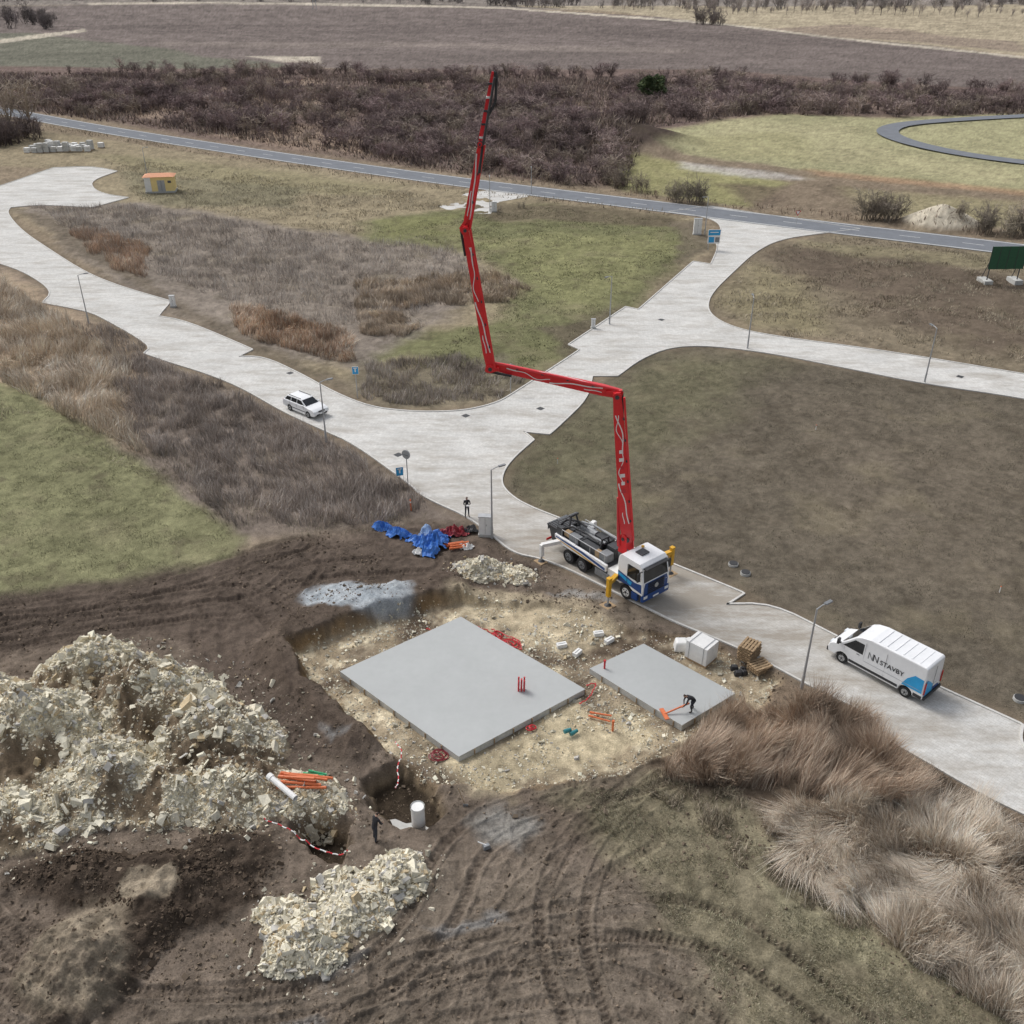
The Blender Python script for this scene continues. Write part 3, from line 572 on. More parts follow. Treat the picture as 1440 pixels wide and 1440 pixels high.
    t=MB(); t.cyl((-1.35,0,1.3),(-1.35,0,2.3),.48,.40,M_wh2,20); t.cyl((-1.35,0,2.3),(-1.35,0,2.5),.5,.5,M_dgrey,20)
    for s in(-1,1): t.prism([(-1.75,2.5),(-.95,2.5),(-1.1,3.85),(-1.35,4.0),(-1.6,3.85)],s*.36,s*.28,M_red)
    t.cyl((-1.35,-.42,3.6),(-1.35,.42,3.6),.12,.12,M_dgrey,14); t.obj("turret",e,.01)
    P0=Vector((7.5,52.75,3.6)); P1=Vector((6.33,52.87,13.57)); P2=Vector((-1.28,53.63,15.05)); P3=Vector((-2.58,53.76,23.2)); P4=Vector((-1.03,53.6,31.0))
    PM=P3.lerp(P4,.58)
    side=Vector((-.1,-1,0)).normalized()
    b=MB(); M_w=mat("boom_stripe",(.80,.79,.77),.5)
    def sec(p,q,w0,w1,h0,h1,off=0,deco=True,pipe=True,mb=M_red):
        d_=(q-p).normalized(); up=d_.cross(side).normalized(); L=(q-p).length; o_=side*off
        a=p+o_; c_=q+o_
        m1=a.lerp(c_,.12); m2=a.lerp(c_,.88)
        b.beam(a-d_*.25,m1,w0,h0*.75,w0,h0,side,mb); b.beam(m1,m2,w0,h0,w1,h1,side,mb); b.beam(m2,c_+d_*.25,w1,h1,w1,h1*.75,side,mb)
        b.cyl(a-side*(w0/2+.1),a+side*(w0/2+.1),.17,.17,M_dgrey,12)
        if pipe:
            k=side*(w0/2+.10)+up*(h0/2+.02)
            b.cyl(a+k,c_+k,.07,.07,M_red if deco else M_dgrey,8)
            n=int(L/1.3)
            for i in range(1,n): x=a.lerp(c_,i/n); b.box(x+k*.8,(.16,.2,.12),M_dgrey)
        if deco:
            n=int(L*9)
            for sgn in(1,-1):
                for ph,am,fr,wd in((0,.27,1.15,.075),(1.9,.22,1.9,.05)):
                    pr=None
                    for i in range(n+1):
                        tt=.12+.76*i/n; hh=(h0+(h1-h0)*tt); ww=(w0+(w1-w0)*tt)
                        x=a.lerp(c_,tt)+side*sgn*(ww/2+.006+.004*(ph>1))+up*(math.sin(tt*L*fr+ph)*am*hh+math.sin(tt*L*2.3*fr+ph)*.10*hh)
                        cur=(x-up*wd/2,x+up*wd/2)
                        if pr and (math.sin(tt*L*.9+ph)>-.6): b.add([pr[0],cur[0],cur[1],pr[1]],[(0,1,2,3)],M_w)
                        pr=cur
            for sgn in(1,-1):
                pr=None
                for i in range(n+1):
                    tt=.14+.72*i/n; hh=(h0+(h1-h0)*tt); ww=(w0+(w1-w0)*tt)
                    x=a.lerp(c_,tt)+up*sgn*(hh/2+.006)+side*math.sin(tt*L*1.3)*ww*.33; cur=(x-side*.03,x+side*.03)
                    if pr: b.add([pr[0],cur[0],cur[1],pr[1]],[(0,1,2,3)],M_w)
                    pr=cur
    sec(P0,P1,.52,.46,.80,.62,0); sec(P1,P2,.42,.36,.62,.50,-.36); sec(P2,P3,.36,.30,.56,.42,.0); sec(P3,PM,.28,.24,.42,.32,-.2); sec(PM,P4,.2,.13,.28,.17,.0,False,True,M_red)
    for P_,A_,B_,r in((P1,P0,P2,.44),(P2,P1,P3,.40),(P3,P2,P4,.32),(PM,P3,P4,.2)):
        b.cyl(P_-side*.42,P_+side*.3,r*.62,r*.62,M_red,16); b.cyl(P_-side*.5,P_+side*.36,r*.3,r*.3,M_dgrey,12)
        a=P_+(A_-P_).normalized()*1.5; bis=((A_-P_).normalized()+(B_-P_).normalized()).normalized()*-.42
        mid=P_+bis*r*2.2; b.beam(P_+(A_-P_).normalized()*.5,mid,.14,.18,.12,.14,side,M_red); b.beam(mid,P_+(B_-P_).normalized()*.7,.14,.18,.12,.14,side,M_red)
        b.cyl(a+bis*.7,mid,.085,.06,M_black,8)
    b.cyl(P0+Vector((-.5,0,-.6)),P0.lerp(P1,.3)+Vector((-.38,0,0)),.12,.09,M_redp,10)
    for k in range(6):
        x=P0.lerp(P1,.36+k*.055); x=x+side*.262
        b.box(x,(.30-.08*(k%2),.012,.24),M_w if k%3 else M_redp,Matrix.Rotation(-.1,3,'Y'))
    b.tube([P4,P4+Vector((.10,0,.22)),P4+Vector((.2,-.05,.18)),P4+Vector((.24,-.1,-.1)),P4+Vector((.16,-.15,-1.2)),P4.lerp(PM,.6)+Vector((.12,-.18,0))],.07,M_black,8)
    for t_ in(.1,.3,.5,.7,.9): x=PM.lerp(P4,t_); b.box(x,(.26,.30,.1),M_wh2 if t_ in(.1,.7) else M_dgrey)
    bo=b.obj("boom",None); bpy.context.view_layer.update(); bo.parent=e; bo.matrix_parent_inverse=e.matrix_world.inverted()
bpy.context.view_layer.update()
truck()
# ------------------------------------------------------------------ slabs
M_slab=mat("fresh_concrete",A(156,159,158),.6,var=.05,sc=.35,spec=.3); M_sedge=mat("slab_edge",A(168,168,163),.85,var=.2,sc=2,bump=.4,spec=.1)
def slab(name,px,z1=0.0,z0=-.55):
    P=GP(px); V=[(x,y,z0) for x,y in P]+[(x,y,z1) for x,y in P]
    mb=MB(); n=4; mb.add(V,[(i,(i+1)%n,n+(i+1)%n,n+i) for i in range(n)]+[tuple(range(n))],M_sedge); mb.add(V[n:],[tuple(range(n))],M_slab)
    c=[sum(p[0] for p in P)/4,sum(p[1] for p in P)/4]
    for i in range(n):
        a=Vector(P[i]); b=Vector(P[(i+1)%n]); L=(b-a).length; d=(b-a)/L; o=Vector((d.y,-d.x)); 
        if (a+o-Vector(c)).length<(a-o-Vector(c)).length: o=-o
        k=1.0
        while k<L: q_=a+d*k+o*.04; mb.box((q_.x,q_.y,-.2),(.05,.05,.36),M_wood,Matrix.Rotation(math.atan2(d.y,d.x),3,'Z')); k+=1.3
    return mb.obj(name)
slab("concrete_slab",[(648,867),(478,944),(645,1064),(823,969)])
slab("concrete_slab",[(905,905),(829,940),(959,1020),(1034,975)])
m=MB(); x,y=G(733,972)
for i in range(6): m.cyl((x+(i%3)*.16-.16,y+(i//3)*.2,-.02),(x+(i%3)*.16-.14,y+(i//3)*.2,.75+.12*(i%2)),.05,.05,M_redp,8)
m.obj("pipe_stub_cluster")
m=MB(); x,y=G(850,940); m.cyl((x,y,-.3),(x,y,.55),.06,.06,M_redp,8); m.cyl((x,y,.5),(x,y,.62),.075,.075,M_redp,8); m.obj("pipe_stub")
m=MB(); x,y=G(862,1020); z=hz(x,y); m.cyl((x,y,z),(x,y,z+.7),.06,.06,M_orange,8); m.cyl((x,y,z+.6),(x,y,z+.75),.08,.08,M_orange,8); m.obj("pipe_stub")
# ------------------------------------------------------------------ lamps, posts, cabinets, signs
def lamp(u,v,az=0,h=5.6,arm=.7):
    x,y=G(u,v); m=MB(); m.cyl((0,0,-.3),(0,0,1.0),.095,.09,M_galv,10); m.cyl((0,0,1.0),(0,0,h),.075,.045,M_galv,10); m.tube([(0,0,h-.02),(arm*.5,0,h+.06),(arm,0,h+.08)],.035,M_galv)
    m.box((arm+.2,0,h+.08),(.55,.2,.08),M_grey); m.box((arm+.2,0,h+.03),(.4,.15,.03),M_wh2); m.box((.07,0,.7),(.03,.1,.3),M_dgrey)
    m.obj("street_lamp",loc=(x,y,max(0,hz(x,y))),rz=az)
for u,v,a in((125,455,.6),(459,622,.6),(692,757,.6),(857,456,-2.4),(991,330,-2.6),(1300,538,1.8),(1127,968,.6),(689,298,1.6),(1051,490,1.5)): lamp(u,v,a)
lamp(747,273,1.6,4.5); lamp(207,246,0,5.0)
def cabinet(u,v,w_,d,h,rz=.7,name="utility_cabinet"):
    x,y=G(u,v); m=MB(); m.box((0,0,.05),(w_+.1,d+.1,.3),M_conc); m.box((0,0,.2+h/2),(w_,d,h),M_wh2); m.box((0,0,.22+h),(w_+.08,d+.08,.05),M_galv)
    m.box((0,-d/2-.006,.2+h/2),(.015,.01,h*.9),M_dgrey); m.box((.08,-d/2-.012,.2+h*.55),(.03,.02,.12),M_black); m.obj(name,loc=(x,y,max(0,hz(x,y))),rz=rz)
cabinet(683,753,.95,.45,1.45,-.1); cabinet(980,330,1.2,.5,2.2,0); cabinet(834,462,.45,.3,.9,0); cabinet(244,432,.6,.35,1.2,0); cabinet(695,298,.9,.4,1.4,0)
def sign(u,v,h,kind,az=0):
    x,y=G(u,v); m=MB(); m.cyl((0,0,-.3),(0,0,h),.04,.04,M_galv,8)
    if kind=='round': m.cyl((0,-.05,h-.35),(0,-.08,h-.35),.38,.38,M_galv,24); m.cyl((0,.05,h-.35),(0,.055,h-.35),.36,.36,M_wh2,24); m.box((0,-.1,h-.35),(.5,.03,.05),M_grey)
    if kind=='blue': m.box((0,-.06,h-.35),(.6,.03,.75),M_wh2); m.box((0,-.08,h-.35),(.54,.012,.69),M_blue); m.box((0,-.09,h-.3),(.12,.01,.4),M_wh2); m.box((0,-.09,h-.12),(.34,.01,.1),M_wh2)
    if kind=='tri': 
        m.add([(-.45,-.06,h),(.45,-.06,h),(0,-.06,h-.8),(-.45,-.03,h),(.45,-.03,h),(0,-.03,h-.8)],[(0,1,2),(5,4,3),(0,3,4,1),(1,4,5,2),(2,5,3,0)],M_tail); m.add([(-.3,-.065,h-.08),(.3,-.065,h-.08),(0,-.065,h-.6)],[(0,1,2)],M_wh2)
    m.obj("traffic_sign",loc=(x,y,max(0,hz(x,y))),rz=az)
sign(574,684,3.2,'round',-.6); sign(718,553,3.0,'round',.5); sign(503,560,3.2,'blue',.1); sign(1119,320,2.6,'tri',.1); sign(563,682,1.6,'blue',.3)
x,y=G(1002,352); m=MB()
for s in(-.7,.7): m.cyl((s,0,-.3),(s,0,3.0),.04,.04,M_galv,8)
m.box((0,-.06,2.0),(1.8,.05,2.0),M_wh2); m.box((0,-.09,2.55),(1.7,.012,.75),M_blue); m.box((-.35,-.09,1.55),(.8,.012,.8),M_blue); m.box((.5,-.09,1.55),(.6,.012,.7),M_grey); m.box((0,-.1,2.6),(1.2,.012,.12),M_wh2)
m.obj("information_board",loc=(x,y,0),rz=.05)
x,y=G(1407,400); z=hz(x,y); m=MB(); M_green=mat("green_board",(.02,.10,.05),.5)
for s in(-2,2):
    m.cyl((s,0,-.2),(s,0,4.6),.07,.07,M_dgrey,8); m.cyl((s,.0,3.5),(s,1.6,0),.05,.05,M_dgrey,8); m.box((s,.4,.25),(1.1,2.2,.6),M_conc)
m.box((0,-.1,3.4),(4.6,.08,2.9),M_green)
for k in range(5): m.box((-2.3+k*1.15,-.15,3.4),(.06,.03,2.95),M_dgrey)
m.obj("billboard",loc=(x,y,z),rz=.05)
x,y=G(443,17); z=hz(x,y); m=MB()
for sx in(-1,1):
    for sy in(-1,1): m.cyl((sx*1.6,sy*1.6,-1),(sx*.3,sy*.3,20),.16,.10,M_galv,6)
for k in range(6): zz=2+k*3; h_=1.6-1.3*zz/20; m.cyl((-h_,-h_,zz),(h_,-h_+.2,zz+2.4),.07,.07,M_galv,5); m.cyl((h_,-h_,zz),(-h_,-h_+.2,zz+2.4),.07,.07,M_galv,5)
for zz in(14,17,19.5): m.beam((-3.2,0,zz),(3.2,0,zz),.25,.25,.25,.25,(0,1,0),M_galv)
m.obj("power_pylon",loc=(x,y,z))
x,y=G(578,718); m=MB(); m.cyl((0,0,0),(0,0,.95),.06,.05,M_orange,10); m.cyl((0,0,.7),(0,0,.8),.063,.063,M_wh2,10); m.cyl((0,0,.93),(0,0,1.0),.07,.03,M_orange,10); m.obj("marker_post",loc=(x,y,hz(x,y)))
for u,v in((1031,795),(1048,808),(1433,985)):
    x,y=G(u,v); m=MB(); m.cyl((0,0,-.2),(0,0,.16),.36,.34,M_conc,20); m.cyl((0,0,.16),(0,0,.2),.3,.3,M_black,20); m.obj("manhole",loc=(x,y,hz(x,y)))
for u,v in((1405,834),(784,652),(1147,605)):
    x,y=G(u,v); m=MB(); m.box((0,0,.2),(.04,.04,.5),M_wh2); m.box((0,0,.47),(.07,.07,.05),M_orange); m.obj("survey_stake",loc=(x,y,hz(x,y)))
for u,v in((655,585),(408,525),(560,640),(930,450),(1350,530),(760,575)):
    x,y=G(u,v); m=MB(); m.box((0,0,.037),(.6,.6,.008),M_dgrey,Matrix.Rotation(.8,3,'Z'))
    for k in range(4): m.box((-.2+k*.13,0,.045),(.05,.5,.006),M_black,None)
    m.obj("drain_grate",loc=(x,y,0))
# ------------------------------------------------------------------ kiosk
def kiosk():
    x,y=G(224,271); e=empty("transformer_kiosk",(x,y+1.5,hz(x,y)),.18)
    My=mat("yellow_render",A(222,194,122),.8,var=.06,spec=.1); Mo=mat("orange_roof",A(200,140,104),.7,var=.12,spec=.1)
    b=MB(); b.box((0,0,.15),(5.3,3.3,.3),M_conc); b.box((0,0,1.55),(5,3,2.5),My); b.box((-2.0,-.02,1.55),(1.1,3.06,2.48),M_wh2); b.obj("walls",e)
    r=MB(); r.add([(-2.8,-1.8,2.8),(2.8,-1.8,2.8),(2.8,1.8,2.8),(-2.8,1.8,2.8),(-1.8,0,3.25),(1.8,0,3.25)],[(0,1,5,4),(1,2,5),(2,3,4,5),(3,0,4),(3,2,1,0)],Mo); r.obj("roof",e)
    d=MB(); d.box((.3,-1.53,1.25),(1.3,.06,1.9),M_galv); d.box((.3,-1.57,1.25),(.03,.03,1.9),M_dgrey); d.box((1.8,-1.52,1.9),(.6,.05,.4),M_dgrey)
    for k in range(4): d.box((1.8,-1.56,1.75+k*.1),(.56,.03,.03),M_grey)
    d.obj("door",e)
kiosk()
mb=MB(); M_pav=mat("paver_block",A(176,176,172),.85,var=.2,sc=1,spec=.1)
x0,y0=G(40,216); x1,y1=G(132,215)
for r_ in range(3):
    for i in range(11):
        if random.random()<.12: continue
        t=i/10; x=x0+(x1-x0)*t+random.uniform(-.2,.2); y=y0+r_*2.4+(y1-y0)*t+random.uniform(-.2,.2)
        h=random.choice([1.0,1.1,1.9]); z=hz(x,y)
        mb.box((x,y,z+.07),(1.25,1.05,.14),M_wood); mb.box((x,y,z+.15+h/2),(1.15,.95,h),random.choice([M_pav,M_pav,M_wh2]),Matrix.Rotation(random.uniform(-.1,.1),3,'Z')); mb.box((x,y,z+.15+h*.5),(1.17,.97,.04),M_dgrey)
mb.obj("paver_pallet_stack",bevel=.03)
# ------------------------------------------------------------------ site bits
def ibc(u,v,name="white_crate",sx=1.5,sy=1.3,sz=1.2,rz=-.75):
    x,y=G(u,v); z=hz(x,y); m=MB(); m.box((0,0,.08),(sx,sy,.14),M_wood); m.box((0,0,.17+sz/2),(sx,sy,sz),M_wh2,None,.97)
    for k in(-.33,.33): m.box((k*sx,0,.2+sz),(.04,sy*.98,.02),M_galv); m.box((k*sx,-sy/2-.002,.17+sz/2),(.04,.02,sz),M_galv)
    m.obj(name,loc=(x,y,z),rz=rz,bevel=.04)
ibc(986,919)
x,y=G(958,905); m=MB()
m.box((0,0,.35),(.9,.8,.7),M_wh2,None,.8); m.box((.5,.35,.25),(.7,.6,.5),M_wh2,Matrix.Rotation(.4,3,'Z'),.75); m.obj("cement_sack",loc=(x,y,hz(x,y)),bevel=.12)
def pallet_stack(u,v,n,rz):
    x,y=G(u,v); m=MB()
    for i in range(n):
        rt=Matrix.Rotation(random.uniform(-.12,.12),3,'Z'); z=.08+i*.15
        for k in range(5): p=rt@Vector((0,-.4+k*.2,z+.06)); m.box(p,(1.2,.13,.025),M_wood,rt)
        for k in(-.5,0,.5): p=rt@Vector((k,0,z)); m.box(p,(.1,.9,.09),M_wood,rt)
    m.obj("pallet_stack",loc=(x,y,hz(x,y)),rz=rz)
pallet_stack(1052,925,7,.8); pallet_stack(1068,938,3,.5)
m=MB(); x,y=G(1040,938)
for k in range(4): m.box((random.uniform(-.4,.4),random.uniform(-.4,.4),.15),(.5,.4,.3),M_black,Matrix.Rotation(k,3,'Z'),.7)
m.obj("tool_bag",loc=(x,y,hz(x,y)),bevel=.05)
for u,v,r_ in((790,902,.3),(812,913,.9),(842,886,.2),(857,895,.7)):
    x,y=G(u,v); m=MB(); m.box((0,0,.13),(.62,.32,.26),M_wh2); m.box((0,0,.262),(.5,.05,.01),M_grey); m.obj("concrete_block",loc=(x,y,hz(x,y)),rz=r_,bevel=.015)
def tarp(u,v,sx,sy,h,mt,name="tarpaulin",seed=1,rz=0):
    n=60; x,y=G(u,v); gx,gy=np.meshgrid(np.linspace(-1,1,n),np.linspace(-1,1,n)); gx=gx.ravel(); gy=gy.ravel()
    rr=np.sqrt(gx**2+gy**2); k=1+.25*fbm(gx*3,gy*3,1.2,2,seed)
    px_=gx*sx*k; py_=gy*sy*k; c_,s_2=math.cos(rz),math.sin(rz); wx_=x+px_*c_-py_*s_2; wy_=y+px_*s_2+py_*c_
    zz=heights(wx_,wy_)+.03+h*np.clip(1-rr**2,0,1)*(.7+.8*fbm(wx_,wy_,.8,3,seed))+(1-np.abs(fbm(wx_,wy_,.4,3,seed+2))*2.5).clip(0,1)*.38*np.clip(1.25-rr,0,1)
    id_=np.arange(n*n).reshape(n,n); Q=np.stack([id_[:-1,:-1],id_[:-1,1:],id_[1:,1:],id_[1:,:-1]],-1).reshape(-1,4)
    rc=rr.reshape(n,n)[:-1,:-1].ravel()+.45*fbm(wx_,wy_,.8,3,seed+5).reshape(n,n)[:-1,:-1].ravel(); Q=Q[rc<.95]
    return newmesh(name,np.stack([wx_,wy_,zz],1),Q,None,[mt])
M_tl=mat("pale_blue_sheet",(.30,.42,.62),.5,var=.4)
tarp(603,766,1.7,1.7,.95,M_tarp,seed=50); tarp(600,762,1.0,.8,1.05,M_tl,name="plastic_sheet",seed=65); tarp(560,752,1.1,.7,.4,M_tarp,seed=53,rz=-.35); tarp(536,742,.8,.5,.3,M_tarp,seed=54); tarp(640,750,1.2,.55,.45,mat("dark_red_sheet",(.25,.02,.03),.5,var=.4),seed=57); tarp(662,748,.7,.5,.45,M_black,name="black_sheet",seed=58); tarp(655,770,.6,.4,.2,M_wh2,name="plastic_sheet",seed=59); tarp(588,778,.5,.3,.15,M_wh2,name="plastic_sheet",seed=61)
def pipes(name,u,v,n,L,r,mt,rz,spread=.25,lift=0.0):
    x,y=G(u,v); z=hz(x,y); m=MB()
    for i in range(n):
        a=rz+random.uniform(-.12,.12); o=Vector((random.uniform(-.3,.3),(i-n/2)*spread*.6,0)); o=Matrix.Rotation(rz,3,'Z')@o; l=L*random.uniform(.7,1)
        d_=Vector((math.cos(a),math.sin(a),0))*l/2; zz=r+.12+(i%3)*r*1.4+lift
        p=o-d_; q_=o+d_; p.z=hz(x+p.x,y+p.y)-z+zz; q_.z=hz(x+q_.x,y+q_.y)-z+zz
        m.cyl(p,q_,r,r,mt,10,False); m.cyl(p,p+(p-q_).normalized()*-.25,r*1.25,r*1.25,mt,10)
    m.obj(name,loc=(x,y,z))
pipes("orange_pipe_pile",425,1114,7,2.6,.07,M_orange,-.12,.22,.16); pipes("white_pipe",405,1130,1,2.3,.15,M_wh2,-.62,.2,.15); pipes("orange_pipe_pile",640,770,5,1.6,.07,M_orange,.2,.25)
pipes("green_pipe",445,1102,2,1.2,.06,mat("green_pipe_plastic",(.05,.4,.18),.5),-.1,.2,.2); pipes("orange_pipe_pile",850,1002,2,1.3,.05,M_orange,-.3,.5); pipes("teal_sack",803,1025,2,.6,.1,mat("teal_plastic",(.03,.2,.22),.5),.5)
x,y=G(588,1148); m=MB(); zb=hz(x,y)-.1
m.cyl((0,0,-.2),(0,0,2.0),.33,.33,M_wh2,28,False); m.cyl((0,0,1.94),(0,0,1.96),.31,.31,M_wh2,28); m.cyl((0,0,1.85),(0,0,2.0),.36,.36,M_wh2,28,False); m.cyl((0,0,.8),(0,0,.86),.345,.345,M_galv,28,False)
m.obj("manhole_riser",loc=(x,y,zb),smooth=False)
x,y=G(565,1150); m=MB(); n=26; V=[]
for zz in(-.1,.08):
    for i in range(n): a=i*2*math.pi/n; r_=1.0+.22*math.sin(a*3+1)+.1*math.sin(a*7); V.append((math.cos(a)*r_*1.1,math.sin(a)*r_*.8,zz))
m.add(V,[(i,(i+1)%n,n+(i+1)%n,n+i) for i in range(n)]+[tuple(range(n,2*n))],M_conc); m.obj("concrete_pad",loc=(x,y,hz(x,y)+.05))
def cable(name,pts,r,mats,lift=.05,wob=.1,n=40):
    P=chaikin(GP(pts),3,False); m=MB(); pr=None
    zs=heights(np.array([p[0] for p in P]),np.array([p[1] for p in P]))
    for i,(p,z) in enumerate(zip(P,zs)):
        c_=Vector((p[0]+random.uniform(-wob,wob)*.3,p[1]+random.uniform(-wob,wob)*.3,max(z,-.3)+lift))
        if pr is not None: m.cyl(pr,c_,r,r,mats[(i//2)%len(mats)],6,False)
        pr=c_
    m.obj(name)
cable("barrier_tape",[(372,1160),(400,1168),(425,1182),(450,1198),(490,1205)],.03,[M_wh2,M_redp],.35)
cable("barrier_tape",[(556,1045),(568,1060),(558,1080),(562,1100),(556,1110)],.03,[M_wh2,M_redp],.4)
def coil(name,u,v,rad,n,mt,r=.03):
    x,y=G(u,v); z=hz(x,y); m=MB(); pr=None
    for i in range(n*14):
        a=i/14*2*math.pi; rr=rad*(.7+.4*math.sin(i*.37)); c_=Vector((math.cos(a)*rr*1.2+.15*math.sin(i*.11),math.sin(a)*rr,.05+.12*abs(math.sin(i*.23))))
        if pr is not None: m.cyl(pr,c_,r,r,mt,5,False)
        pr=c_
    m.obj(name,loc=(x,y,z))
coil("red_cable_coil",716,900,.45,6,M_redp); coil("red_cable_coil",700,888,.35,4,M_redp); coil("red_cable_coil",617,1056,.4,5,mat("maroon_hose",(.22,.02,.03),.5)); coil("red_cable_coil",748,1018,.2,3,M_redp)
cable("red_cable",[(672,878),(690,884),(712,900),(735,912),(728,895),(690,880)],.03,[M_redp],.08,.3)
cable("red_cable",[(600,880),(612,884),(640,872)],.03,[M_redp],.08,.2); cable("red_cable",[(825,960),(840,955),(832,975),(815,985)],.03,[M_redp],.08,.2)
m=MB(); x,y=G(655,1135); m.cyl((0,0,0),(-.35,.3,.9),.025,.02,M_wood,6); m.box((0,0,.02),(.25,.02,.28),M_grey); m.obj("shovel",loc=(x,y,hz(x,y)))
m=MB(); x,y=G(684,1192); m.box((0,0,.12),(.4,.25,.2),M_grey,None,.7); m.cyl((0,0,.2),(-.3,.3,.3),.03,.03,M_wh2,6); m.obj("hand_tool",loc=(x,y,hz(x,y)),rz=.5)
# ------------------------------------------------------------------ stones (angular broken rock)
IV=np.array([(x,y,z) for x in(-1,1) for y in(-1,1) for z in(-1,1)],float)*.62
IF=np.array([(0,1,3),(0,3,2),(4,6,7),(4,7,5),(0,4,5),(0,5,1),(2,3,7),(2,7,6),(0,2,6),(0,6,4),(1,5,7),(1,7,3)])
def rotm(n,flat=1.0):
    q=R.randn(n,4); q[:,1]*=flat; q[:,2]*=flat; q/=np.linalg.norm(q,axis=1)[:,None]; a,b,c_,d=q.T
    return np.stack([1-2*(c_*c_+d*d),2*(b*c_-a*d),2*(b*d+a*c_),2*(b*c_+a*d),1-2*(b*b+d*d),2*(c_*d-a*b),2*(b*d-a*c_),2*(c_*d+a*b),1-2*(b*b+c_*c_)],1).reshape(n,3,3)
def stones(name,xy,size,col,m,sink=-.05):
    n=len(xy); V=IV[None]*(1+R.uniform(-.4,.25,(n,8,3))); sc_=R.uniform(.5,1.4,(n,1,3)); sc_[:,:,2]*=R.uniform(.22,.6,(n,1)); V=V*sc_*size[:,None,None]
    V=np.einsum('nij,nkj->nki',rotm(n,.6),V); z=heights(xy[:,0],xy[:,1]); V+=np.stack([xy[:,0],xy[:,1],z+size*sink],1)[:,None,:]
    Fc=(IF[None]+np.arange(n)[:,None,None]*8).reshape(-1,3); c_=np.repeat(col,8,0)*R.uniform(.95,1.05,(n*8,1))
    return newmesh(name,V.reshape(-1,3),Fc,np.clip(c_,0,.82),[m])
m_stone=vcmat("limestone",[(9,.80,1.2,3)],.95)
def samp(L,n,fn,thr,xr):
    x=R.uniform(xr[0],xr[1],n); y=R.uniform(xr[2],xr[3],n); h=fn(L,x,y); k=h>thr; return np.stack([x[k],y[k]],1),h[k]
def pale(n,v=.16):
    c_=A(205,198,176)[None]*R.uniform(1-v*1.6,1+v*.6,(n,1)); b=R.rand(n)<.14; c_[b]=A(174,156,122)*R.uniform(.85,1.1,(b.sum(),1)); g=R.rand(n)<.14; c_[g]=A(166,163,156); return c_
xy,h=samp(BIG,170000,domes,.1,(-34,-5,26,50)); nn=fbm(xy[:,0],xy[:,1],2.5,5,31)+.35*fbm(xy[:,0],xy[:,1],.8,4,32); k=(nn+R.uniform(-.3,.35,len(nn)))>.0; xy=xy[k][:60000]
sz=np.clip(R.lognormal(-2.75,.55,len(xy)),.03,.34); big=R.rand(len(xy))<.012; sz[big]=R.uniform(.25,.5,big.sum()); stones("rubble_heap",xy,sz,pale(len(xy)),m_stone)
def edgek(xy,L): 
    a=xy[:,0]+fbm(xy[:,0],xy[:,1],1.2,3,3)*.9; b=xy[:,1]+fbm(xy[:,0],xy[:,1],1.2,3,4)*.9; return domes(L,a,b)>.08
xy,h=samp(RUB2,50000,domes,.02,(-15,-2,24,34)); xy=xy[edgek(xy,RUB2)][:12000]; sz=np.clip(R.lognormal(-2.65,.6,len(xy)),.03,.32); big=R.rand(len(xy))<.015; sz[big]=R.uniform(.22,.42,big.sum()); stones("rubble_heap",xy,sz,pale(len(xy)),m_stone)
xy,h=samp(RUB3,30000,domes,.02,(-5,4,48,60)); xy=xy[edgek(xy,RUB3)][:5500]; stones("rubble_heap",xy,np.clip(R.lognormal(-2.5,.55,len(xy)),.04,.34),pale(len(xy)),m_stone)
def inpoly(P,n,soft=0):
    P=np.array(P); x=R.uniform(P[:,0].min(),P[:,0].max(),n); y=R.uniform(P[:,1].min(),P[:,1].max(),n)
    a=x+fbm(x,y,5,3,61)*1.5*soft; b=y+fbm(x,y,5,3,62)*1.5*soft; k=sdp(P,a,b)<0; return np.stack([x[k],y[k]],1)
sl1=GP([(648,867),(478,944),(645,1064),(823,969)]); sl2=GP([(905,905),(829,940),(959,1020),(1034,975)])
xy=inpoly(PIT,26000); k=(sdp(sl1,xy[:,0],xy[:,1])>.1)&(sdp(sl2,xy[:,0],xy[:,1])>.1)&(fbm(xy[:,0],xy[:,1],1.5,3,77)+R.uniform(-.4,.4,len(xy))>-.05); xy=xy[k]; stones("loose_stones",xy,np.clip(R.lognormal(-3.1,.6,len(xy)),.025,.2),pale(len(xy),.3),m_stone,.1)
xs=R.uniform(-24,16,80000); ys=R.uniform(22,56,80000); g=domes([(a,b,1,c_*1.6,d*1.6,e_) for a,b,_,c_,d,e_ in BIG+RUB2+RUB3],xs,ys)
k=(g>.02)&(R.rand(80000)<g*.5)&(sdp(ROADC,xs,ys)>.3); xy=np.stack([xs[k],ys[k]],1)[:8000]; stones("loose_stones",xy,np.clip(R.lognormal(-3.0,.7,len(xy)),.025,.3),pale(len(xy),.3),m_stone,.1)
m_clod=vcmat("soil_clod",None,.95)
xy=inpoly(SITE,100000); xy=xy[(np.abs(xy[:,0])<40)&(xy[:,1]>19)]; k=(sdp(PIT,xy[:,0],xy[:,1])>0)&(domes(BIG+RUB2+RUB3,xy[:,0],xy[:,1])<.05)&(fbm(xy[:,0],xy[:,1],3,3,71)+R.uniform(-.5,.3,len(xy))>0); xy=xy[k][:28000]
cl=(A(108,95,80)[None]*R.uniform(.6,1.4,(len(xy),1))); stones("soil_clods",xy,np.clip(R.lognormal(-3.1,.5,len(xy)),.02,.16),cl,m_clod,.2)
xs=R.uniform(-24,-6,30000); ys=R.uniform(24,38,30000); k=(domes(DARK,xs,ys)>.05)&(fbm(xs,ys,1.5,3,72)+R.uniform(-.3,.3,30000)>.05)
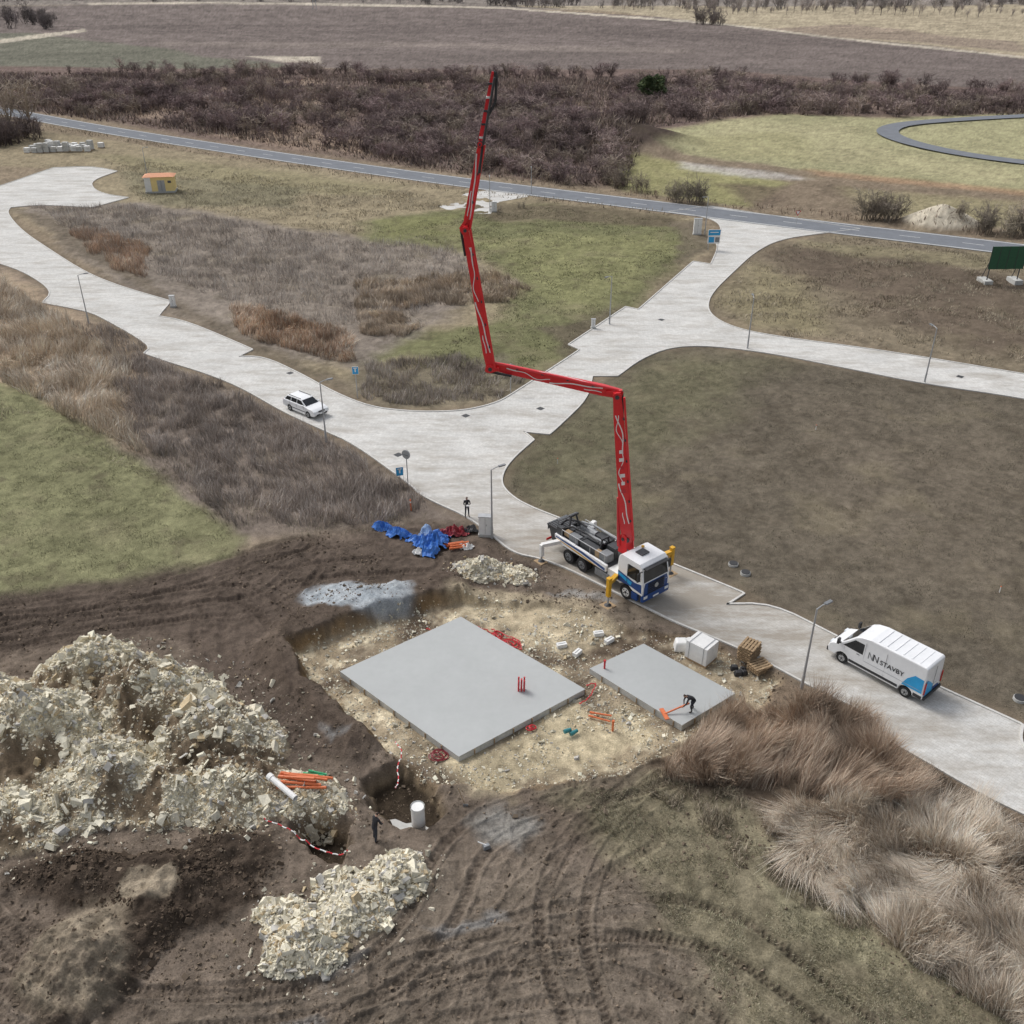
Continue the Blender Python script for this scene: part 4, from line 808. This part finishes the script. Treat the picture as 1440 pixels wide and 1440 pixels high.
for (u_,v_,rx_,ry_) in((112,1350,2.4,2.5),(215,1262,1.3,.9)): gx,gy=G(u_,v_); k&=np.hypot((xs-gx)/rx_,(ys-gy)/ry_)>1
xy=np.stack([xs[k],ys[k]],1)[:4500]; stones("soil_clods",xy,np.clip(R.lognormal(-3.0,.55,len(xy)),.03,.22),A(84,72,60)[None]*R.uniform(.6,1.4,(len(xy),1)),m_clod,.2)
# ------------------------------------------------------------------ blades
m_veg=vcmat("dry_vegetation",None,.9)
def blades(name,xy,H,W,lean,col,z=None,two=True,tipc=1.2):
    n=len(xy); z=heights(xy[:,0],xy[:,1]) if z is None else z; P=np.stack([xy[:,0],xy[:,1],z-.02],1); a=R.uniform(0,math.pi,n)
    D=np.stack([np.cos(a),np.sin(a),a*0],1)*W[:,None]/2; L=np.concatenate([lean,np.zeros((n,1))],1); up=np.zeros((n,3)); up[:,2]=1
    drop=np.sqrt(np.clip(1-np.clip((lean**2).sum(1)/np.maximum(H,.01)**2,0,.85),.1,1))*H
    if two:
        mid=P+L*.35+up*(drop*.62)[:,None]; tip=P+L+up*drop[:,None]
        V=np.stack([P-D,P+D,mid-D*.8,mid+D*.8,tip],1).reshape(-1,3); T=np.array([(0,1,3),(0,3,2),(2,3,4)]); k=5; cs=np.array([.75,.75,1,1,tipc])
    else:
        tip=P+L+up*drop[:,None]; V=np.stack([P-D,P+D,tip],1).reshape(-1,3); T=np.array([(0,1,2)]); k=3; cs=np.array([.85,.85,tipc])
    Fc=(T[None]+np.arange(n)[:,None,None]*k).reshape(-1,3); c_=(col[:,None,:]*cs[None,:,None]).reshape(-1,3)
    return newmesh(name,V,Fc,np.clip(c_,0,.8),[m_veg])
def tint(n,cols,v=.25):
    cs=np.array(cols); return cs[R.randint(0,len(cs),n)]*R.uniform(1-v,1+v,(n,1))
def scatter(name,px,n,h,w_,cols,lean=.3,clump=2.5,thr=-.1,soft=1,two=True,hv=.35,leanf=.5,keep=None):
    P=GP(px); xy=inpoly(P,int(n*3),soft); cn=fbm(xy[:,0],xy[:,1],clump,4,81); k=(cn+R.uniform(-.3,.3,len(cn))>thr)&(sdp(ROADC,xy[:,0],xy[:,1])>.35)
    xy=xy[k][:n]; cn=cn[k][:n]; m_=len(xy)
    H=h*(1+R.uniform(-hv,hv,m_))*(1+.8*cn); d1=fbm(xy[:,0],xy[:,1],2.6,3,82); d2=fbm(xy[:,0],xy[:,1],2.6,3,83)
    ln=np.stack([d1*leanf*2.2+R.uniform(-lean,lean,m_),d2*leanf*2.2+R.uniform(-lean,lean,m_)],1)*H[:,None]
    col=tint(m_,cols)*(1+.55*fbm(xy[:,0],xy[:,1],2.2,4,84))[:,None]
    return blades(name,xy,H,w_*R.uniform(.6,1.4,m_),ln,col,None,two)
def B(r,g,b,k=1.0):
    a=A(r,g,b)*k; l=a@np.array([.25,.6,.15]); return np.clip(l+(a-l)*.8,0,.78)
TAN=[B(194,178,154,1.0),B(176,158,134,1.0),B(206,192,170,1.0)]; RED=[B(168,140,112,.95),B(150,122,96,.95),B(180,156,128,.95)]; GREY=[B(144,132,122,1.3),B(122,111,102,1.3),B(162,150,140,1.3),B(134,122,110,1.3)]; OR=[B(170,136,106,1.1),B(156,124,96,1.1),B(184,156,126,1.1)]
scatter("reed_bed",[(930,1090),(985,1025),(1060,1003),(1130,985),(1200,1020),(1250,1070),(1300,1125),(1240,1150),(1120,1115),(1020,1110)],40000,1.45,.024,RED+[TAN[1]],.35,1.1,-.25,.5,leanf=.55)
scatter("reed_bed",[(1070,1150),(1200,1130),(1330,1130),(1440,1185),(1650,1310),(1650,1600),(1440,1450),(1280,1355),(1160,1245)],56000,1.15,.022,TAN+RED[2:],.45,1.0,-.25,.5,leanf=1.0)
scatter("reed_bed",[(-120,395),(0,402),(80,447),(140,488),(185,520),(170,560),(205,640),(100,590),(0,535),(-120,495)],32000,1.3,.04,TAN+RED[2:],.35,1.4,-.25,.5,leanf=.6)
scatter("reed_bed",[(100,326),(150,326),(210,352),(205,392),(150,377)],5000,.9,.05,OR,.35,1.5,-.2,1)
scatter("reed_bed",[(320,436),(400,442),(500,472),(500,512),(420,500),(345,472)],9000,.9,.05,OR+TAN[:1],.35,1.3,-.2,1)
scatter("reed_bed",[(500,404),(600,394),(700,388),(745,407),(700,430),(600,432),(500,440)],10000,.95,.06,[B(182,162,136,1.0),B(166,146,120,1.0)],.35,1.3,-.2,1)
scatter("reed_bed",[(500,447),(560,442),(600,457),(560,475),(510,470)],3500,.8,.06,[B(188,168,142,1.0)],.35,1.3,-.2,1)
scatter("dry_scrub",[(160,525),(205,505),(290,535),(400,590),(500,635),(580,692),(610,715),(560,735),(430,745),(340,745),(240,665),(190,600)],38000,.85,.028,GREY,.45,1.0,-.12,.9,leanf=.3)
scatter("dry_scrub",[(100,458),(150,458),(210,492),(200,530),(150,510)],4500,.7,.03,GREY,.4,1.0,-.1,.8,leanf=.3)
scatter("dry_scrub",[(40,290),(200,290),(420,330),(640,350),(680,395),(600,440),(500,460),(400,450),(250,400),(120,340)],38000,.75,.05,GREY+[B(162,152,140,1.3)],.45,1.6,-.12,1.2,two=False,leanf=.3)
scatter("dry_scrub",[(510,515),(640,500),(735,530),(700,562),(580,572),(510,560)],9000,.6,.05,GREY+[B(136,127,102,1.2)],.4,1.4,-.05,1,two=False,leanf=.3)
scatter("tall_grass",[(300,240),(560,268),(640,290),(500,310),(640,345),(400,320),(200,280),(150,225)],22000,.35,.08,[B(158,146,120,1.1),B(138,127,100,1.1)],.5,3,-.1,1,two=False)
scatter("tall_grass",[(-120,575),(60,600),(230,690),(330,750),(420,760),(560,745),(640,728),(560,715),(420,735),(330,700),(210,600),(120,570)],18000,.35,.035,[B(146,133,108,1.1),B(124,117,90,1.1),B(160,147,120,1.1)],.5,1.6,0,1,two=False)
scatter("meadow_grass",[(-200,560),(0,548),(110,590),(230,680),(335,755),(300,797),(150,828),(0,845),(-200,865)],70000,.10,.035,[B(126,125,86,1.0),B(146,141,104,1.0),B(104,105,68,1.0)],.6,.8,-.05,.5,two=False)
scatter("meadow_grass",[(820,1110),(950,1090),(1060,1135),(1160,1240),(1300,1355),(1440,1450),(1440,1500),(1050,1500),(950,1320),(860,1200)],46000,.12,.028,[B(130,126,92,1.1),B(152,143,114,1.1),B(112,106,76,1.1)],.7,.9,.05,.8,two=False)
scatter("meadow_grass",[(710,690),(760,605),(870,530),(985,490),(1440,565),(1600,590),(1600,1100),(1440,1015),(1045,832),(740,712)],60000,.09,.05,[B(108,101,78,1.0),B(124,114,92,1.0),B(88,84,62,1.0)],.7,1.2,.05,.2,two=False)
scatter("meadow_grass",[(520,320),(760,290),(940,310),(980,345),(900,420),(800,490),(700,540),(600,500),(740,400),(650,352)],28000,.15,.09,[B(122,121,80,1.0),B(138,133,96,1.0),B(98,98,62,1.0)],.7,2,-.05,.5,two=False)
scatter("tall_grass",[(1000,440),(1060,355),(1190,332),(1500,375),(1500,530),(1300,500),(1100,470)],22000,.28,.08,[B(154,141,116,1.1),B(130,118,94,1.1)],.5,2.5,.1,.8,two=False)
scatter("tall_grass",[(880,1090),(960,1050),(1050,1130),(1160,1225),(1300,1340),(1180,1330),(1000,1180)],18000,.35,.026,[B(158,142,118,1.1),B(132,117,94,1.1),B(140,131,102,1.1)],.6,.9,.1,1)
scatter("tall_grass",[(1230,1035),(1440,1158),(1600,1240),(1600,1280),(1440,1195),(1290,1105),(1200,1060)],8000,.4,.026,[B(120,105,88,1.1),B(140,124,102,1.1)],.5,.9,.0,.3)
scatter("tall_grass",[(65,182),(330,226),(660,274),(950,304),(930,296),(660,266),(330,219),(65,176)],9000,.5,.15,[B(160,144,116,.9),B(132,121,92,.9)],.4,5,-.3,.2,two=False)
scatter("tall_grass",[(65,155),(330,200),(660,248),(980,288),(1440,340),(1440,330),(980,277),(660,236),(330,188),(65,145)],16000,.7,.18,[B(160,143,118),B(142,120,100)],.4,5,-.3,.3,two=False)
# ------------------------------------------------------------------ bare shrubs
def proto(seed,stems=8,l1=8,l2=7,spread=.55,wd=.022,trunk=0.0):
    r=np.random.RandomState(seed); S=[]
    def stick(p,q,w): S.append((p,q,w))
    for i in range(stems):
        a=r.uniform(0,6.28); tl=r.uniform(.0,spread); d=np.array([math.cos(a)*tl,math.sin(a)*tl,1.0]); d/=np.linalg.norm(d); L=r.uniform(.4,.9)
        b=np.array([0,0,trunk*r.uniform(.4,1)]) if trunk else np.array([r.uniform(-.2,.2),r.uniform(-.2,.2),0]); e=b+d*L*(1-trunk*.5); stick(b,e,wd*1.6)
        for j in range(l1):
            t=r.uniform(.25,1); p=b+(e-b)*t; d2=d*.6+r.randn(3)*.5; d2[2]=abs(d2[2])*.8+.1; d2/=np.linalg.norm(d2); q_=p+d2*r.uniform(.15,.34); stick(p,q_,wd)
            for k in range(l2):
                t2=r.uniform(.2,1); p2=p+(q_-p)*t2; d3=d2*.6+r.randn(3)*.6; d3/=np.linalg.norm(d3); stick(p2,p2+d3*r.uniform(.08,.22),wd*.6)
    if trunk: stick(np.zeros(3),np.array([0,0,.75]),wd*3.5)
    P=np.array([s[0] for s in S]); Q=np.array([s[1] for s in S]); W=np.array([s[2] for s in S]); d=Q-P; n_=np.cross(d,r.randn(len(S),3)); n_/=np.linalg.norm(n_,axis=1)[:,None]
    return np.stack([P-n_*W[:,None]/2,P+n_*W[:,None]/2,Q+n_*W[:,None]*.25,Q-n_*W[:,None]*.25],1).reshape(-1,3)
PT=[proto(20+i,8,7,6,.75,.014,.3) for i in range(3)]; PF=[proto(40+i,9,6,6,.85,.020) for i in range(5)]; PB=[proto(60+i,9,7,6,.8,.015) for i in range(3)]
def shrubs(name,xy,H,cols,protos,wide=1.0,z=None):
    Vs=[];Cs=[]; z=heights(xy[:,0],xy[:,1]) if z is None else z
    for i in range(len(xy)):
        p=protos[R.randint(len(protos))]; a=R.uniform(0,6.28); s=H[i]; sx=s*wide*R.uniform(.8,1.5); c_,s2=math.cos(a)*sx,math.sin(a)*sx
        V=np.stack([p[:,0]*c_-p[:,1]*s2+xy[i,0],p[:,0]*s2+p[:,1]*c_+xy[i,1],p[:,2]*s+z[i]-.05],1); Vs.append(V)
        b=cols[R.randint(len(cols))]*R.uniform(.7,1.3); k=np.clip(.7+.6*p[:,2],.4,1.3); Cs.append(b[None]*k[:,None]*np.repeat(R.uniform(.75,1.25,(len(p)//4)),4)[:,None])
    V=np.concatenate(Vs); Fc=np.arange(len(V)).reshape(-1,4); return newmesh(name,V,Fc,np.clip(np.concatenate(Cs),0,.7),[m_veg])
PUR=[B(118,98,96,1.2),B(104,88,84,1.2),B(132,114,106,1.2),B(96,80,78,1.2),B(126,112,96,1.2)]
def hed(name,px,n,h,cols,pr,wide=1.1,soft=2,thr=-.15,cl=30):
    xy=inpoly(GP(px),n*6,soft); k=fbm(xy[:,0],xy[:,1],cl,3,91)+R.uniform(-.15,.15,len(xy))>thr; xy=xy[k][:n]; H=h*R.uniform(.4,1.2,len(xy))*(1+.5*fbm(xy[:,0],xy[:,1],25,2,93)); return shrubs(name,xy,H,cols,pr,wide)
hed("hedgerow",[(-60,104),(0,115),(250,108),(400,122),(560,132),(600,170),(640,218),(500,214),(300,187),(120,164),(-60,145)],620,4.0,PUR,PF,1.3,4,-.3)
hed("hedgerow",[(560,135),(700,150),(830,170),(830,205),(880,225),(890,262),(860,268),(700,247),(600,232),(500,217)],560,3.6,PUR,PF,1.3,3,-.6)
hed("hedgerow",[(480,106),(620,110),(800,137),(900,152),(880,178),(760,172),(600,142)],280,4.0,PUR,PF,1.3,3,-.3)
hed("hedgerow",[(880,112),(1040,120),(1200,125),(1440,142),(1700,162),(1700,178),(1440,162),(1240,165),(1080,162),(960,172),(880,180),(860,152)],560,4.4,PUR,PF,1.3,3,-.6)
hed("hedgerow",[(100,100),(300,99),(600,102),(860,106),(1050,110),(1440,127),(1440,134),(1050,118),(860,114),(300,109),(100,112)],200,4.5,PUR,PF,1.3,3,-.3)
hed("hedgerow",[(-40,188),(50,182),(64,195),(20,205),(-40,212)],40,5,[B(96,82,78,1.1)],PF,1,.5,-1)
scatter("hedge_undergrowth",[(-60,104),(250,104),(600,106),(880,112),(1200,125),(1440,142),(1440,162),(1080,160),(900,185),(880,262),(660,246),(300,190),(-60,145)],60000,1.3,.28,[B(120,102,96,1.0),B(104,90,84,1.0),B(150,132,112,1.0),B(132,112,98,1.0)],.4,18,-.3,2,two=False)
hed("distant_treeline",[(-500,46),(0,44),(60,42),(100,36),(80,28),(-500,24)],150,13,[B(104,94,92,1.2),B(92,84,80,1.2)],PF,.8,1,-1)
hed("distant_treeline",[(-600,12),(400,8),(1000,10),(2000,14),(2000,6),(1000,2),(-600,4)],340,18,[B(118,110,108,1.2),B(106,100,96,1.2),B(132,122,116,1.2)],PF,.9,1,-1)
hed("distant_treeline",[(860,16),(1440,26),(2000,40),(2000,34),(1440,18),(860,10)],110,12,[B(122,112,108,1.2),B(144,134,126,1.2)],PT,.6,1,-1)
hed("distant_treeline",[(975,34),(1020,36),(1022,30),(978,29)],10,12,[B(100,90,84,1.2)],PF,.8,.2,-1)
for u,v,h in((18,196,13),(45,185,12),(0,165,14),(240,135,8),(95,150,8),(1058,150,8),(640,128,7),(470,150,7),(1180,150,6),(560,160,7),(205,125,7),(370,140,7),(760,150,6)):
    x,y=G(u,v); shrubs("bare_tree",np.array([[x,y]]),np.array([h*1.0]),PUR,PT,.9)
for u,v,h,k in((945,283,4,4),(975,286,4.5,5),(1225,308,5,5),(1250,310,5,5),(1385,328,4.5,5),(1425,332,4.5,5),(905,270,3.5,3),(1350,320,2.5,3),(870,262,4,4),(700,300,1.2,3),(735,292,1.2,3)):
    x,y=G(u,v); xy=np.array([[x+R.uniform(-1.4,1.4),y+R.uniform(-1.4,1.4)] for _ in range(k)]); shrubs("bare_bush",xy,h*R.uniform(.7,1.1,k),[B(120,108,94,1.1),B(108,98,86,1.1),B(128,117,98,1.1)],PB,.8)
def evergreen(u,v,h):
    x,y=G(u,v); z=hz(x,y); m_=3400; t=R.rand(m_)**.8; env=np.sqrt(np.clip(t*(1.15-t),0,1))*h*.95; a=R.uniform(0,6.28,m_); r_=env*(.45+.55*R.rand(m_)**.5)*(1+.25*np.sin(a*3+t*7)); 
    P=np.stack([x+np.cos(a)*r_,y+np.sin(a)*r_,z+.4+t*(h-.6)*(1+.12*np.sin(a*2))],1); D=np.stack([np.cos(a),np.sin(a),.1+0*a],1)*.6+R.randn(m_,3)*.3; S=R.randn(m_,3)*.22
    V=np.stack([P-S,P+S,P+D],1).reshape(-1,3); c_=np.repeat(tint(m_,[A(74,86,58),A(56,68,46),A(92,100,66)],.4)*1.5,3,0)
    e=empty("pine_tree",(x,y,z)); o=newmesh("crown",V-np.array([x,y,z]),np.arange(len(V)).reshape(-1,3),c_,[m_veg]); o.parent=e
    t_=MB(); t_.cyl((0,0,-.3),(0,0,h*.9),.25,.05,M_wood,8); t_.obj("trunk",e)
evergreen(917,140,6.5)
# ------------------------------------------------------------------ people
M_skin=mat("skin",(.50,.30,.22),.6); M_hair=mat("hair",(.04,.028,.02),.8); M_clk=mat("black_cloth",(.022,.022,.026),.9,var=.3,sc=8); M_cld=mat("dark_trousers",(.03,.034,.045),.9,var=.3,sc=8); M_boot=mat("boots",(.05,.035,.025),.8); M_eye=mat("eye",(.02,.02,.02),.3)
def person(name,loc,rz,pose):
    J={}; E=[]; RR={}; LB={}
    def j(n,p,r,par=None,lab=None):
        J[n]=Vector(p); RR[n]=r
        if par: E.append((par,n)); LB[(par,n)]=lab
    b=pose.get('bend',0.0); cb,sb=math.cos(b),math.sin(b)
    hipz=pose.get('hip',.94); hx=pose.get('hipx',0)
    def T(x,y,z):
        return (hx+x*cb+z*sb,y,hipz+z*cb-x*sb)
    j('pel',(hx,0,hipz),.135); j('waist',T(0,0,.17),.12,'pel','top'); j('chest',T(.01,0,.36),.145,'waist','top'); j('neckb',T(-.01,0,.52),.07,'chest','top')
    hb_=pose.get('head',0); hc,hs_=math.cos(b+hb_),math.sin(b+hb_); nb=J['neckb']
    def Hd(x,z,y=0): return (nb.x+x*hc+z*hs_,y,nb.z+z*hc-x*hs_)
    j('neck',Hd(0,.07),.055,'neckb','skin'); j('head',Hd(.01,.17),.088,'neck','skin'); j('crown',Hd(-.015,.25),.078,'head','hair')
    for s,t in((1,'L'),(-1,'R')):
        sh=T(0,s*.17,.46); j('sh'+t,sh,.068,'chest','top'); el_=pose['elbow'+t]; wr=pose['wrist'+t]; j('el'+t,el_,.046,'sh'+t,'top'); j('wr'+t,wr,.03,'el'+t,'top')
        d=(Vector(wr)-Vector(el_)).normalized(); j('palm'+t,Vector(wr)+d*.07,.026,'wr'+t,'skin'); sdv=Vector((0,1,0)).cross(d); sdv=sdv.normalized() if sdv.length>.1 else Vector((1,0,0))
        for i in range(4):
            o=sdv*((i-1.5)*.02); p=Vector(wr)+d*.09+o; L=[.07,.08,.075,.055][i]; j('f%d%s'%(i,t),p+d*L*.5,.0095,'palm'+t,'skin'); curl=Vector((0,-s,0))*.02; j('g%d%s'%(i,t),p+d*L*.85+curl,.008,'f%d%s'%(i,t),'skin')
        j('th'+t,Vector(wr)+d*.05+sdv*-.045,.011,'palm'+t,'skin'); j('tk'+t,Vector(wr)+d*.085+sdv*-.06+Vector((0,-s,0))*.015,.009,'th'+t,'skin')
        kn=pose['knee'+t]; an=pose['ankle'+t]; j('hip'+t,(hx,s*.095,hipz-.06),.098,'pel','leg'); j('kn'+t,kn,.066,'hip'+t,'leg'); j('an'+t,an,.048,'kn'+t,'leg'); j('he'+t,(an[0]+.03,an[1],.045),.046,'an'+t,'boot'); j('to'+t,(an[0]+.17,an[1]+s*.02,.035),.038,'he'+t,'boot')
    names=list(J); me=bpy.data.meshes.new(name+"_skel"); me.from_pydata([J[n] for n in names],[(names.index(a),names.index(c_)) for a,c_ in E],[]); ob=bpy.data.objects.new(name+"_skel",me); scene.collection.objects.link(ob)
    md=ob.modifiers.new('s','SKIN'); md.branch_smoothing=.3; sv=me.skin_vertices[0].data
    for i,n in enumerate(names): sv[i].radius=(RR[n],RR[n]); sv[i].use_root=(n=='pel')
    i=names.index('chest'); sv[i].radius=(.17,.12); i=names.index('waist'); sv[i].radius=(.14,.105); i=names.index('pel'); sv[i].radius=(.15,.115)
    sb2=ob.modifiers.new('d','SUBSURF'); sb2.levels=1; sb2.render_levels=1
    dg=bpy.context.evaluated_depsgraph_get(); nm=bpy.data.meshes.new_from_object(ob.evaluated_get(dg)); bpy.data.objects.remove(ob)
    mats={'top':pose.get('top',M_clk),'leg':pose.get('leg',M_cld),'skin':M_skin,'hair':pose.get('hair',M_hair),'boot':M_boot}; keys=list(mats); nm.materials.clear()
    for k in keys: nm.materials.append(mats[k])
    for p in nm.polygons:
        c_=p.center; best=1e9; bl='top'
        for (a,d),lab in LB.items():
            A_=J[a];B_=J[d]; e=B_-A_; t=max(0,min(1,(c_-A_).dot(e)/e.length_squared)); q_=(c_-A_-e*t).length-RR[a]*(1-t)-RR[d]*t
            if q_<best: best=q_; bl=lab
        p.material_index=keys.index(bl); p.use_smooth=True
    e=empty(name,loc,rz); bo=bpy.data.objects.new("body",nm); scene.collection.objects.link(bo); bo.parent=e
    f=MB()
    for s in(-1,1):
        p=Vector(Hd(.088,.165,s*.032)); f.cyl(p,p+Vector((.008,0,0)),.011,.008,M_eye,8); p=Vector(Hd(0,.16,s*.085)); f.box(p,(.035,.02,.055),M_skin)
    p=Vector(Hd(.1,.135)); f.box(p,(.035,.025,.04),M_skin,None,.6); p=Vector(Hd(.088,.10)); f.box(p,(.012,.045,.01),M_redp); f.obj("face",e)
    return e
x,y=G(657,727)
stand=dict(elbowL=(.05,.25,1.12),wristL=(.26,.12,1.12),elbowR=(.05,-.25,1.12),wristR=(.26,-.12,1.12),kneeL=(.03,.11,.5),ankleL=(0,.13,.09),kneeR=(.02,-.11,.5),ankleR=(-.02,-.14,.09),head=.25)
person("standing_man",(x,y,.03),-1.3,{**stand,'top':M_clk})
m=MB(); m.box((x+.08,y-.33,1.15),(.24,.16,.08),M_wh2); m.cyl((x,y-.33,1.18),(x,y-.33,1.26),.012,.02,M_black,6); m.cyl((x+.16,y-.33,1.18),(x+.16,y-.33,1.26),.012,.02,M_black,6); m.obj("remote_controller")
x,y=G(528,1182)
work=dict(bend=.35,hip=.92,elbowL=(.25,.26,1.08),wristL=(.42,.18,.92),elbowR=(.22,-.26,1.06),wristR=(.4,-.16,.9),kneeL=(.1,.12,.48),ankleL=(.05,.14,.09),kneeR=(-.02,-.12,.48),ankleR=(-.12,-.14,.09),head=.35)
person("worker",(x,y,hz(x,y)),.9,work)
x,y=G(972,999)
bend=dict(bend=1.15,hip=.84,hipx=-.12,elbowL=(.45,.22,.72),wristL=(.55,.14,.50),elbowR=(.40,-.22,.66),wristR=(.42,-.12,.42),kneeL=(.12,.14,.46),ankleL=(.04,.16,.09),kneeR=(-.02,-.13,.45),ankleR=(-.18,-.15,.09),head=-.2)
person("worker",(x,y,.0),math.radians(192),bend)
m=MB(); a=Vector((x-.35,y-.05,.46)); b=Vector((x-1.55,y-.35,.06)); m.cyl(a+Vector((.2,.05,.07)),b,.05,.05,M_orange,10); m.box(b,(.25,.9,.05),M_orange,Matrix.Rotation(.25,3,'Z')); m.obj("screed_float")
